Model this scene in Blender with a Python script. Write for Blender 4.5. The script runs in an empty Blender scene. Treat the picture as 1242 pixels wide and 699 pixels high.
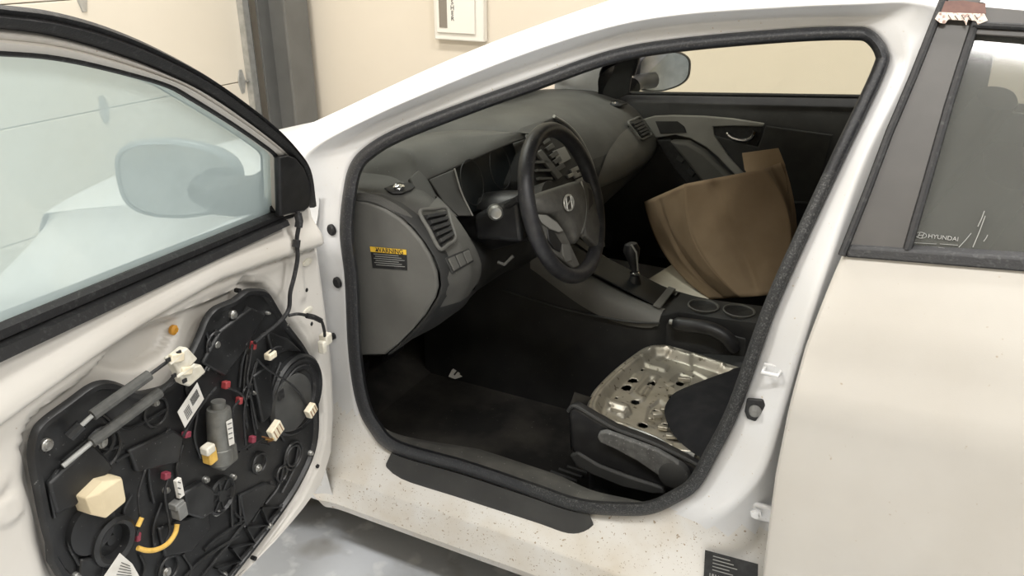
import bpy, bmesh, math, random
import numpy as np
from mathutils import Vector as V, Matrix
random.seed(7)
S = bpy.context.scene
COL = S.collection

# ------------------------------------------------------------------ camera
CAM = V((0.0, -1.18, 1.5)); FPX = 980.0; PITCH = math.radians(23.5); YAW = math.radians(27.2)
cd = bpy.data.cameras.new('camera'); cam = bpy.data.objects.new('camera', cd); COL.objects.link(cam)
cam.location = CAM; cam.rotation_euler = (math.pi/2-PITCH, 0, YAW)
cd.sensor_width = 36; cd.lens = 36*FPX/1242; cd.clip_start = .05
S.camera = cam
# ------------------------------------------------------------------ light
W = bpy.data.worlds.new('world'); S.world = W; W.use_nodes = True
W.node_tree.nodes['Background'].inputs[0].default_value = (.93, .97, 1.0, 1)
W.node_tree.nodes['Background'].inputs[1].default_value = 0.7
def area(name, loc, size, power, color=(1, .98, .95), rot=(0, 0, 0)):
    l = bpy.data.lights.new(name, 'AREA'); l.shape = 'RECTANGLE'; l.size, l.size_y = size; l.energy = power; l.color = color
    o = bpy.data.objects.new(name, l); COL.objects.link(o); o.location = loc; o.rotation_euler = rot
    return o
for x in (-2.6, .2, 3.0):
    for y in (-1.7, .9):
        area('ceiling_lamp_light', (x, y, 4.02), (1.3, .32), 78)
S.view_settings.view_transform = 'Standard'; S.view_settings.look = 'None'; S.view_settings.gamma = 1
S.view_settings.exposure = -0.12
S.view_settings.use_curve_mapping = False

# ------------------------------------------------------------------ pixel -> point helpers
cdir = V((-math.sin(YAW)*math.cos(PITCH), math.cos(YAW)*math.cos(PITCH), -math.sin(PITCH)))
crt = V((math.cos(YAW), math.sin(YAW), 0)); cup = crt.cross(cdir)
def ray(px, py): return cdir + crt*((px-621)/FPX) - cup*((py-349.5)/FPX)
def hy(px, py, y): v = ray(px, py); return CAM + v*((y-CAM.y)/v.y)
def hx(px, py, x): v = ray(px, py); return CAM + v*((x-CAM.x)/v.x)
def hz(px, py, z): v = ray(px, py); return CAM + v*((z-CAM.z)/v.z)
def hit_plane(px, py, p, n): v = ray(px, py); return CAM + v*((p-CAM).dot(n)/v.dot(n))
def interp(tab, x):
    return float(np.interp(x, [t[0] for t in tab], [t[1] for t in tab]))
FL = [(.1, .10), (.30, .10), (.36, .105), (.40, .115), (.5, .098), (.7, .09), (.9, .105), (1.0, .13), (1.2, .215), (1.36, .295), (1.45, .34)]
OUT = [(.15, .07), (.25, .04), (.4, .012), (.6, .0), (.82, .0), (.95, .03), (1.05, .07), (1.2, .15), (1.4, .262), (1.5, .32)]
def surf(tab, px, py, off=0.0):
    y = .1
    for _ in range(25):
        p = hy(px, py, y); y = .5*y+.5*(interp(tab, p.z)+off)
    return hy(px, py, y)
def bs(px, py, off=0.0): return surf(FL, px, py, off)
def ou(px, py, off=0.0): return surf(OUT, px, py, off)
# driver's door frame: s outward from the hinge, o towards the cabin side, z up
DH = V((-1.08, .04, 0)); DT = math.radians(85)
DD = V((math.cos(DT), -math.sin(DT), 0)); DN = V((math.sin(DT), math.cos(DT), 0)); UP = V((0, 0, 1))
LEAN = .42
def D(s, o, z, lean=True): return DH + DD*s + DN*(o + (max(0, z-1.0)*LEAN if lean else 0)) + UP*z
def dp(px, py, off=0.0):
    z = .8
    for _ in range(20):
        o = off + max(0, z-1.0)*LEAN
        p = hit_plane(px, py, DH+DN*o, DN); z = .5*z+.5*p.z
    return p
def sz(px, py, off=0.0):
    p = dp(px, py, off); return ((p-DH).dot(DD), p.z)

# ------------------------------------------------------------------ materials
def mat(name, color, rough=.5, metal=0.0, var=None, vscale=20.0, vlo=.4, vhi=.7, bump=0.0, bscale=200.0, coat=0.0, spec=.5, extra=None):
    m = bpy.data.materials.new(name); m.use_nodes = True; nt = m.node_tree; b = nt.nodes['Principled BSDF']
    b.inputs['Base Color'].default_value = (*color, 1); b.inputs['Roughness'].default_value = rough
    b.inputs['Metallic'].default_value = metal; b.inputs['Coat Weight'].default_value = coat
    b.inputs['Coat Roughness'].default_value = .15
    b.inputs['Specular IOR Level'].default_value = spec
    tc = nt.nodes.new('ShaderNodeNewGeometry')
    def noise(scale, lo, hi, detail=6):
        n = nt.nodes.new('ShaderNodeTexNoise'); n.inputs['Scale'].default_value = scale; n.inputs['Detail'].default_value = detail
        nt.links.new(tc.outputs['Position'], n.inputs['Vector'])
        r = nt.nodes.new('ShaderNodeMapRange'); r.inputs[1].default_value = lo; r.inputs[2].default_value = hi
        nt.links.new(n.outputs[0], r.inputs[0]); return r.outputs[0], n.outputs[0]
    last = None
    def mixin(fac, c2, base):
        x = nt.nodes.new('ShaderNodeMix'); x.data_type = 'RGBA'
        nt.links.new(fac, x.inputs[0])
        if base is None: x.inputs[6].default_value = (*color, 1)
        else: nt.links.new(base, x.inputs[6])
        x.inputs[7].default_value = (*c2, 1); return x.outputs[2]
    if var: last = mixin(noise(vscale, vlo, vhi)[0], var, last)
    for (c2, sc, lo, hi) in (extra or []): last = mixin(noise(sc, lo, hi, 3)[0], c2, last)
    if last is not None: nt.links.new(last, b.inputs['Base Color'])
    if bump:
        bn = nt.nodes.new('ShaderNodeBump'); bn.inputs['Strength'].default_value = bump; bn.inputs['Distance'].default_value = .002
        nt.links.new(noise(bscale, 0, 1)[1], bn.inputs['Height']); nt.links.new(bn.outputs[0], b.inputs['Normal'])
    return m
def glassmat(name, tint, dust, fac, rough=.05, noisy=.0):
    m = bpy.data.materials.new(name); m.use_nodes = True; nt = m.node_tree
    for n in list(nt.nodes): nt.nodes.remove(n)
    out = nt.nodes.new('ShaderNodeOutputMaterial'); t = nt.nodes.new('ShaderNodeBsdfTransparent'); t.inputs[0].default_value = (*tint, 1)
    d = nt.nodes.new('ShaderNodeBsdfDiffuse'); d.inputs[0].default_value = (*dust, 1)
    g = nt.nodes.new('ShaderNodeBsdfGlossy'); g.inputs['Roughness'].default_value = rough
    m1 = nt.nodes.new('ShaderNodeMixShader'); m2 = nt.nodes.new('ShaderNodeMixShader')
    lw = nt.nodes.new('ShaderNodeLayerWeight'); lw.inputs[0].default_value = .5
    pw = nt.nodes.new('ShaderNodeMath'); pw.operation = 'POWER'; pw.inputs[1].default_value = 4.0
    nt.links.new(lw.outputs['Facing'], pw.inputs[0])
    fr = nt.nodes.new('ShaderNodeMath'); fr.operation = 'MULTIPLY_ADD'; fr.inputs[1].default_value = .6; fr.inputs[2].default_value = .04
    nt.links.new(pw.outputs[0], fr.inputs[0])
    geo = nt.nodes.new('ShaderNodeNewGeometry')
    no = nt.nodes.new('ShaderNodeTexNoise'); no.inputs['Scale'].default_value = 6; no.inputs['Detail'].default_value = 8
    nt.links.new(geo.outputs['Position'], no.inputs['Vector'])
    mr = nt.nodes.new('ShaderNodeMapRange'); mr.inputs[1].default_value = .3; mr.inputs[2].default_value = .7
    mr.inputs[3].default_value = fac-noisy; mr.inputs[4].default_value = fac+noisy
    nt.links.new(no.outputs[0], mr.inputs[0]); nt.links.new(mr.outputs[0], m1.inputs[0])
    nt.links.new(t.outputs[0], m1.inputs[1]); nt.links.new(d.outputs[0], m1.inputs[2])
    nt.links.new(fr.outputs[0], m2.inputs[0]); nt.links.new(m1.outputs[0], m2.inputs[1]); nt.links.new(g.outputs[0], m2.inputs[2])
    nt.links.new(m2.outputs[0], out.inputs[0]); return m
def emit(name, c, s):
    m = bpy.data.materials.new(name); m.use_nodes = True; b = m.node_tree.nodes['Principled BSDF']
    b.inputs['Emission Color'].default_value = (*c, 1); b.inputs['Emission Strength'].default_value = s; return m

M = {}
M['paint'] = mat('white_car_paint', (.735, .74, .745), .34, 0, (.70, .69, .67), 5, .42, .72, coat=.3, extra=[((.55, .48, .38), 160, .70, .76)])
M['paint_dusty'] = mat('dusty_white_paint', (.60, .575, .53), .55, 0, (.545, .515, .465), 3.5, .4, .7, bump=.05, bscale=500, extra=[((.45, .38, .30), 90, .72, .78)])
M['sill_paint'] = mat('dirty_white_paint', (.74, .72, .68), .4, 0, (.63, .57, .48), 9, .45, .75, coat=.2, extra=[((.36, .28, .19), 120, .665, .70), ((.25, .18, .10), 260, .67, .71)])
M['doorpaint'] = mat('door_inner_paint', (.68, .65, .60), .42, 0, (.62, .585, .53), 4, .4, .7, coat=.2, extra=[((.42, .34, .25), 120, .73, .78)])
M['rubber'] = mat('black_rubber', (.014, .014, .015), .55, 0, (.06, .06, .06), 140, .56, .78, bump=.3, bscale=300)
M['seal_dusty'] = mat('dusty_black_rubber', (.014, .015, .018), .45, 0, (.075, .075, .073), 260, .53, .78, bump=.3, bscale=350)
M['seal_chalky'] = mat('chalky_black_rubber', (.02, .021, .022), .6, 0, (.125, .125, .122), 330, .50, .75, bump=.4, bscale=350)
M['black'] = mat('black_plastic', (.013, .013, .014), .45, 0, (.028, .028, .028), 30, .4, .75)
M['module'] = mat('black_module_plastic', (.0115, .0118, .0125), .42, 0, (.03, .031, .032), 18, .45, .75, extra=[((.16, .16, .155), 170, .69, .75)])
M['dash_top'] = mat('charcoal_dash_plastic', (.068, .0665, .061), .72, 0, (.090, .088, .081), 9, .4, .7, bump=.25, bscale=900, extra=[((.30, .29, .27), 260, .72, .77)])
M['dash_mid'] = mat('grey_dash_plastic', (.115, .113, .103), .65, 0, (.15, .147, .134), 8, .4, .7, bump=.2, bscale=900, extra=[((.32, .31, .28), 240, .72, .78)])
M['dash_light'] = mat('silver_grey_trim', (.34, .335, .31), .5, .1, (.29, .285, .26), 10, .4, .7)
M['dash_low'] = mat('dark_lower_plastic', (.030, .0302, .0295), .65, 0, (.043, .043, .041), 15, .4, .7, extra=[((.10, .10, .095), 150, .70, .77)])
M['sill_plastic'] = mat('dusty_sill_plastic', (.055, .053, .048), .7, 0, (.11, .105, .092), 14, .4, .75, extra=[((.25, .24, .21), 140, .68, .76)])
M['lever'] = mat('scuffed_lever_plastic', (.085, .085, .082), .7, 0, (.14, .14, .135), 60, .4, .7, extra=[((.26, .26, .25), 180, .62, .7)])
M['emblem'] = mat('silver_emblem', (.62, .61, .56), .35, .35, (.5, .49, .45), 60)
M['carpet'] = mat('black_carpet', (.022, .0213, .020), .95, 0, (.062, .057, .049), 6, .45, .75, bump=.5, bscale=700, spec=.1, extra=[((.13, .12, .10), 130, .70, .78)])
M['console'] = mat('black_console_plastic', (.013, .013, .013), .6, 0, (.022, .022, .021), 12, .4, .7, extra=[((.10, .10, .095), 150, .70, .77)])
M['cone'] = mat('dusty_speaker_cone', (.045, .045, .043), .7, 0, (.06, .06, .057), 25, .4, .7)
M['fabric'] = mat('black_fabric', (.014, .0145, .016), .9, 0, (.022, .022, .023), 30, .4, .7, bump=.3, bscale=900, spec=.15)
M['steel'] = mat('bare_seat_steel', (.50, .47, .40), .42, .7, (.38, .35, .28), 18, .42, .75, extra=[((.12, .10, .07), 60, .62, .72)])
M['bolt'] = mat('zinc_bolt', (.45, .45, .43), .38, .8, (.25, .24, .22), 90, .4, .7)
M['motor'] = mat('cast_grey_metal', (.19, .19, .175), .5, .5, (.13, .13, .12), 50, .4, .7)
M['chrome'] = mat('chrome', (.7, .7, .7), .15, 1, (.6, .6, .6), 30)
M['satin'] = mat('satin_silver', (.40, .40, .38), .35, .6, (.3, .3, .28), 40)
M['white_plastic'] = mat('white_plastic', (.72, .69, .60), .4, 0, (.6, .56, .46), 60, .4, .7)
M['cream_plastic'] = mat('cream_plastic', (.80, .73, .57), .45, 0, (.70, .60, .42), 60, .45, .7)
M['foam'] = mat('cream_foam', (.74, .63, .43), .8, 0, (.64, .53, .35), 20, .4, .7)
M['label_white'] = mat('white_label_paper', (.74, .72, .67), .6, 0, (.66, .63, .57), 50, .45, .7)
M['label_yellow'] = mat('yellow_label', (.85, .55, .06), .5, 0, (.75, .46, .04), 50)
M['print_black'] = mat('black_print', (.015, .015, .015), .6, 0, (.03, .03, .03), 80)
M['print_grey'] = mat('pale_grey_print', (.34, .34, .32), .6, 0, (.28, .28, .27), 80)
M['red'] = mat('red_clip_plastic', (.33, .05, .05), .5, 0, (.30, .04, .05), 80)
M['pinkred'] = mat('faded_red_clip', (.27, .045, .07), .5, 0, (.2, .03, .05), 80)
M['yellow_wire'] = mat('yellow_wire', (.78, .50, .12), .5, 0, (.65, .40, .08), 90)
M['brown_wire'] = mat('brown_wire', (.28, .14, .06), .5, 0, (.2, .1, .05), 90)
M['grey_plastic'] = mat('grey_connector_plastic', (.21, .21, .20), .5, 0, (.16, .16, .155), 60)
M['sleeve'] = mat('dusty_grey_sleeve', (.105, .105, .098), .8, 0, (.07, .07, .067), 70, .4, .7)
M['orange'] = mat('orange_plug', (.75, .36, .04), .5, 0, (.65, .3, .03), 60)
M['paperbag'] = mat('brown_kraft_paper', (.31, .225, .145), .8, 0, (.26, .185, .115), 12, .35, .7, bump=.15, bscale=80, spec=.2)
M['sheet'] = mat('cream_card', (.72, .67, .56), .7, 0, (.66, .6, .49), 25)
M['applique'] = mat('grey_black_pillar_film', (.062, .058, .054), .45, 0, (.075, .07, .065), 12)
M['tape_brown'] = mat('brown_tape', (.17, .085, .065), .6, 0, (.12, .06, .05), 60)
M['tape_white'] = mat('torn_paper_tape', (.72, .62, .54), .7, 0, (.30, .2, .17), 220, .5, .62)
M['glass_door'] = glassmat('dusty_green_glass', (.84, .93, .92), (.72, .86, .86), .66, .06, .05)
M['glass_dark'] = glassmat('dark_tinted_glass', (.42, .435, .40), (.20, .205, .19), .42, .08, .04)
M['glass_far'] = glassmat('clear_window_glass', (.90, .91, .84), (.6, .6, .5), .05, .04, .01)
M['windshield'] = glassmat('windshield_glass', (.80, .84, .80), (.6, .62, .58), .15, .05, .03)
M['mirror'] = mat('mirror_glass', (.42, .43, .42), .12, 1, (.55, .56, .55), 20)
M['mirror_housing'] = mat('mirror_housing_paint', (.17, .18, .18), .5, 0, (.14, .15, .15), 10, coat=.2)
M['cluster'] = mat('gloss_black_lens', (.010, .012, .013), .4, 0, (.016, .018, .019), 10, spec=.2)
M['wheelskin'] = mat('dusty_black_leather', (.022, .022, .025), .42, 0, (.045, .045, .046), 45, .42, .75, bump=.3, bscale=500, extra=[((.16, .155, .145), 190, .70, .77)])
M['hub'] = mat('dusty_airbag_cover', (.095, .092, .083), .6, 0, (.145, .14, .125), 40, .42, .75, bump=.2, bscale=700, extra=[((.26, .25, .22), 200, .68, .76)])
M['tyre'] = mat('tyre_rubber', (.02, .02, .02), .8, 0, (.03, .03, .03), 30)
M['wall'] = mat('cream_painted_wall', (.70, .63, .52), .75, 0, (.675, .605, .495), 1.3, .35, .7, bump=.06, bscale=120)
M['gdoor'] = mat('cream_garage_steel', (.72, .665, .565), .55, 0, (.69, .635, .535), 2.0, .35, .7)
M['steelcol'] = mat('dark_grey_painted_steel', (.14, .14, .132), .5, 0, (.12, .12, .113), 6, .4, .7)
M['galv'] = mat('galvanised_steel', (.50, .50, .48), .4, .6, (.40, .40, .38), 30)
M['ceil'] = mat('white_ceiling', (.8, .79, .76), .8, 0, (.77, .76, .73), 2)
M['concrete'] = mat('stained_grey_concrete', (.40, .42, .445), .55, 0, (.54, .565, .60), 2.2, .35, .65, bump=.15, bscale=60, extra=[((.25, .235, .21), 5, .56, .75), ((.66, .68, .70), 14, .58, .70)])
M['cab'] = mat('white_cabinet_enamel', (.80, .765, .69), .4, 0, (.78, .745, .67), 5)
M['cabglass'] = mat('smoked_acrylic', (.22, .195, .16), .2, 0, (.24, .21, .175), 4)
M['lamp'] = emit('lamp_diffuser', (1, .96, .9), 6)

# ------------------------------------------------------------------ mesh helpers
WORLD = {}
def finish(name, me, m, parent=None, smooth=True, ang=35, bevel=0, bseg=2, solid=0, solid_off=0, sub=0, label=None, keep_origin=False):
    bm = bmesh.new(); bm.from_mesh(me)
    bmesh.ops.remove_doubles(bm, verts=bm.verts, dist=1e-6)
    if smooth != 'open': bmesh.ops.recalc_face_normals(bm, faces=bm.faces)
    bm.to_mesh(me); bm.free()
    n = len(me.vertices); co = np.empty(n*3); me.vertices.foreach_get('co', co); co = co.reshape(-1, 3)
    c = (co.min(0)+co.max(0))/2 if n else np.zeros(3)
    if not keep_origin:
        co -= c; me.vertices.foreach_set('co', co.ravel())
    else: c = np.zeros(3)
    if smooth:
        me.shade_smooth()
        me.set_sharp_from_angle(angle=math.radians(ang))
    me.materials.append(M[m]); me.name = name; me.update()
    o = bpy.data.objects.new(name, me); COL.objects.link(o)
    place(o, V(c), parent)
    if solid:
        k = o.modifiers.new('solid', 'SOLIDIFY'); k.thickness = solid; k.offset = solid_off
    if bevel:
        k = o.modifiers.new('bevel', 'BEVEL'); k.width = bevel; k.segments = bseg; k.limit_method = 'ANGLE'; k.angle_limit = math.radians(40)
    if sub:
        k = o.modifiers.new('sub', 'SUBSURF'); k.levels = sub; k.render_levels = sub
    if label: o['label'] = label
    return o
def place(o, w, parent):
    WORLD[o.name] = V(w)
    while parent is not None and parent.parent is not None and parent.parent.parent is not None: parent = parent.parent
    if parent is not None:
        o.parent = parent; o.location = V(w)-WORLD[parent.name]
    else: o.location = w
def build(name, verts, faces, m, parent=None, **k):
    me = bpy.data.meshes.new(name); me.from_pydata([tuple(v) for v in verts], [], faces); return finish(name, me, m, parent, **k)
def inst(name, src, w, parent, label=None):
    o = bpy.data.objects.new(name, src.data); COL.objects.link(o); place(o, w, parent)
    for md in src.modifiers:
        n = o.modifiers.new(md.name, md.type)
        for a in ('width', 'segments', 'limit_method', 'angle_limit', 'thickness', 'offset'):
            if hasattr(md, a): setattr(n, a, getattr(md, a))
    if label: o['label'] = label
    return o
def empty(name, loc, label, cat, group=None):
    o = bpy.data.objects.new(name, None); COL.objects.link(o); o.empty_display_size = .1
    o.location = loc; WORLD[o.name] = V(loc); o['label'] = label; o['category'] = cat
    if group: o['group'] = group
    return o
def tag(o, label, cat, group=None):
    o['label'] = label; o['category'] = cat
    if group: o['group'] = group
    return o
def struct(o): o['kind'] = 'structure'; return o
def gridf(rows, cu=False, cv=False):
    n = len(rows); m = len(rows[0]); f = []
    for i in range(n if cu else n-1):
        for j in range(m if cv else m-1):
            a, b = i*m+j, i*m+(j+1) % m; c, d = ((i+1) % n)*m+(j+1) % m, ((i+1) % n)*m+j
            f.append((a, b, c, d))
    return [p for r in rows for p in r], f
def loft(name, rows, m, parent=None, cu=False, cv=False, **k):
    v, f = gridf(rows, cu, cv); return build(name, v, f, m, parent, **k)
def spl(pts, n, closed=False, alpha=0):
    P = [np.array(p, float) for p in pts]; L = len(P); segs = L if closed else L-1; out = []
    tot = n if closed else n-1
    for i in range(n):
        t = i*segs/tot; k = min(int(t), segs-1); u = t-k
        g = (lambda j: P[j % L]) if closed else (lambda j: P[j] if 0 <= j < L else (2*P[0]-P[1] if j < 0 else 2*P[-1]-P[-2]))
        a, b, c, d = g(k-1), g(k), g(k+1), g(k+2)
        out.append(.5*((2*b)+(c-a)*u+(2*a-5*b+4*c-d)*u*u+(3*b-a-3*c+d)*u**3))
    return out
def arc(pts, n):
    P = np.array([tuple(p) for p in pts], float); d = np.r_[0, np.cumsum(np.linalg.norm(np.diff(P, axis=0), axis=1))]
    t = np.linspace(0, d[-1], n); return [np.array([np.interp(x, d, P[:, k]) for k in range(P.shape[1])]) for x in t]
def vs(pts): return [V(tuple(p)) for p in pts]
def tube_geo(path, r, seg=8, closed=False, squash=None):
    P = vs(path); n = len(P); rows = []
    t0 = (P[1]-P[0]).normalized(); a = t0.orthogonal().normalized()
    rr = r if isinstance(r, (list, tuple)) else [r]*n
    for i in range(n):
        t = (P[(i+1) % n]-P[i-1]) if closed else (P[min(i+1, n-1)]-P[max(i-1, 0)])
        t.normalize(); a = (a-t*a.dot(t)); a.normalize(); b = t.cross(a)
        rows.append([P[i]+(a*math.cos(q)+b*math.sin(q))*rr[i] for q in [2*math.pi*k/seg for k in range(seg)]])
    v, f = gridf(rows, closed, True)
    if not closed:
        f.append(tuple(range(seg-1, -1, -1))); f.append(tuple(range((n-1)*seg, n*seg)))
    return v, f
def tube(name, path, r, m, parent=None, seg=8, closed=False, **k):
    v, f = tube_geo(path, r, seg, closed); return build(name, v, f, m, parent, **k)
def join_geo(parts):
    v, f = [], []
    for (a, b) in parts:
        o = len(v); v += list(a); f += [tuple(i+o for i in q) for q in b]
    return v, f
def slab_geo(outline, vec):
    n = len(outline); P = vs(outline); vec = V(vec)
    v = P+[p+vec for p in P]
    f = [tuple(range(n-1, -1, -1)), tuple(range(n, 2*n))]+[(i, (i+1) % n, n+(i+1) % n, n+i) for i in range(n)]
    return v, f
def slab(name, outline, vec, m, parent=None, **k):
    v, f = slab_geo(outline, vec); return build(name, v, f, m, parent, **k)
def box_geo(c, ax, ay, az):
    c = V(c); ax, ay, az = V(ax), V(ay), V(az)
    v = [c+ax*i+ay*j+az*k for k in (-1, 1) for j in (-1, 1) for i in (-1, 1)]
    return v, [(0, 2, 3, 1), (4, 5, 7, 6), (0, 1, 5, 4), (2, 6, 7, 3), (0, 4, 6, 2), (1, 3, 7, 5)]
def box(name, c, ax, ay, az, m, parent=None, **k):
    v, f = box_geo(c, ax, ay, az); return build(name, v, f, m, parent, **k)
def wbox(name, lo, hi, m, parent=None, **k):
    c = [(a+b)/2 for a, b in zip(lo, hi)]; h = [(b-a)/2 for a, b in zip(lo, hi)]
    return box(name, c, (h[0], 0, 0), (0, h[1], 0), (0, 0, h[2]), m, parent, **k)
def lathe_geo(c, axis, prof, seg=24, cap=True, ref=None, ell=1.0):
    c = V(c); ax = V(axis).normalized(); a = (V(ref)-ax*V(ref).dot(ax)).normalized() if ref else ax.orthogonal().normalized(); b = ax.cross(a)
    rows = [[c+ax*h+(a*math.cos(q)+b*math.sin(q)*ell)*r for q in [2*math.pi*k/seg for k in range(seg)]] for (r, h) in prof]
    v, f = gridf(rows, False, True)
    if cap:
        f.append(tuple(range(seg-1, -1, -1))); f.append(tuple(range((len(prof)-1)*seg, len(prof)*seg)))
    return v, f
def lathe(name, c, axis, prof, m, parent=None, seg=24, cap=True, ref=None, ell=1.0, **k):
    v, f = lathe_geo(c, axis, prof, seg, cap, ref, ell); return build(name, v, f, m, parent, **k)
def text(name, s, size, org, right, up, m, parent=None, depth=.0004, shear=0, **k):
    cu = bpy.data.curves.new(name, 'FONT'); cu.body = s; cu.size = size; cu.extrude = depth; cu.shear = shear; cu.align_x = 'CENTER'; cu.align_y = 'CENTER'
    cu.resolution_u = 3
    o = bpy.data.objects.new(name, cu); COL.objects.link(o); me = bpy.data.meshes.new_from_object(o)
    bpy.data.objects.remove(o); bpy.data.curves.remove(cu)
    r = V(right).normalized(); u = V(up); u = (u-r*u.dot(r)).normalized(); n = r.cross(u)
    for v in me.vertices: v.co = V(org)+r*v.co.x+u*v.co.y+n*v.co.z
    return finish(name, me, m, parent, smooth=False, **k)
def hump(x, a, b):  # smoothstep
    t = np.clip((x-a)/(b-a), 0, 1); return t*t*(3-2*t)

# ================================================================== the room
WY = 2.9; WX = -3.80
struct(wbox('floor', (-4.2, -7, -.1), (7, 3.2, 0), 'concrete', smooth=False))
struct(wbox('wall_right', (-4.2, WY, 0), (7, WY+.2, 4.2), 'wall', smooth=False))
struct(wbox('wall_front', (WX-.25, -7, 0), (WX, WY+.2, 4.2), 'wall', smooth=False))
struct(wbox('wall_left', (-4.2, -5.2, 0), (7, -5.0, 4.2), 'wall', smooth=False))
struct(wbox('ceiling', (-4.2, -7, 4.2), (7, 3.2, 4.3), 'ceil', smooth=False))
for i, x in enumerate((-2.6, .2, 3.0)):
    for j, y in enumerate((-1.7, .9)):
        L = empty('ceiling_light', (x, y, 4.2), 'white ceiling light fixture over the %s %s' % (('garage door end', 'middle', 'open rear end')[i], ('driver side bay', 'passenger side bay')[j]), 'light', 'ceiling lights')
        wbox('housing', (x-.7, y-.2, 4.1), (x+.7, y+.2, 4.2), 'ceil', L, bevel=.01)
        wbox('diffuser', (x-.66, y-.17, 4.04), (x+.66, y+.17, 4.1), 'lamp', L, bevel=.01)
# garage door: sectional panels with seams, hinges and a track
gd = struct(wbox('door_1', (WX, -2.2, 0), (WX+.02, 2.60, 3.2), 'gdoor', smooth=False))
GX = WX+.02
zs = hx(297, 98, GX+.04).z
k = 0
zb = zs-.53*int(zs/.53)-.53*0
z0 = zs-.53*2
while z0 < 3.2:
    lo = max(z0, .01); hi = min(z0+.53-.004, 3.2)
    if hi > lo+.05:
        p = wbox('panel', (GX, -2.2, lo), (GX+.04, 2.585, hi), 'gdoor', gd, bevel=.004)
    z0 += .53
def hinge_plate(w):
    out = [w+V((0, a, b)) for a, b in ((-.012, -.07), (.012, -.07), (.028, -.01), (.028, .01), (.012, .07), (-.012, .07), (-.028, .01), (-.028, -.01))]
    return slab('hinge_plate', out, (.006, 0, 0), 'galv', gd, bevel=.002)
hinge_plate(V((GX+.041, hx(294, 98, GX+.05).y, zs)))
hinge_plate(V((GX+.041, hx(100, -4, GX+.05).y, hx(100, -4, GX+.05).z)))
hinge_plate(V((GX+.041, hx(100, -4, GX+.05).y, zs)))
tr = V((0, 0, 0))
TY = hx(300, 40, GX+.08).y
struct(wbox('trim_1', (GX+.042, TY-.018, 0), (GX+.085, TY-.012, 3.3), 'galv', smooth=False))
struct(wbox('trim_2', (GX+.082, TY-.018, 0), (GX+.088, TY+.03, 3.3), 'galv', smooth=False))
struct(wbox('trim_3', (GX+.042, TY+.028, 0), (GX+.088, TY+.034, 3.3), 'steelcol', smooth=False))
tube('roller', [V((GX+.06, TY-.04, zs)), V((GX+.06, TY+.02, zs))], .008, 'bolt', gd)
# steel column in the corner
SCO = empty('steel_column', (-3.575, 2.75, 0), 'dark grey painted steel column standing beside the garage door', 'column')
wbox('flange', (-3.478, 2.65, 0), (-3.46, 2.845, 4.19), 'steelcol', SCO, smooth=False)
wbox('flange', (-3.69, 2.65, 0), (-3.672, 2.845, 4.19), 'steelcol', SCO, smooth=False)
wbox('web', (-3.672, 2.742, 0), (-3.478, 2.756, 4.19), 'steelcol', SCO, smooth=False)
# fire extinguisher cabinet
ca, cb_ = hy(527, 47, WY-.045), hy(587, 52, WY-.045)
cx0, cx1 = ca.x, cb_.x; cz0 = (ca.z+cb_.z)/2; CT = cz0+.68; CW = cx1-cx0
CB = empty('fire_extinguisher_cabinet', ((cx0+cx1)/2, WY, cz0), 'white fire extinguisher cabinet hung on the cream wall', 'cabinet')
wbox('cabinet_frame', (cx0, WY-.045, cz0), (cx1, WY-.002, CT), 'cab', CB, bevel=.006)
fd = wbox('cabinet_door', (cx0+.022, WY-.057, cz0+.04), (cx1-.05, WY-.046, CT-.04), 'cab', CB, bevel=.003)
wbox('window_strip', (cx0+.045, WY-.0605, cz0+.068), (cx0+.095, WY-.0575, CT-.08), 'cabglass', fd)
for i, ch in enumerate('FIRE EXTINGUISHER'[::-1]):
    if ch != ' ':
        text('letter', ch, .034, (cx0+.131, WY-.0585, cz0+.117+i*.0285), (1, 0, 0), (0, 0, 1), 'print_black', fd)

# ================================================================== the car
CY = .8875
CAR = empty('car', (-.35, CY, 0), 'dusty white sedan with its driver door wide open and trim stripped', 'car')
def my(p): return V((p[0], 2*CY-p[1], p[2]))
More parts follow.
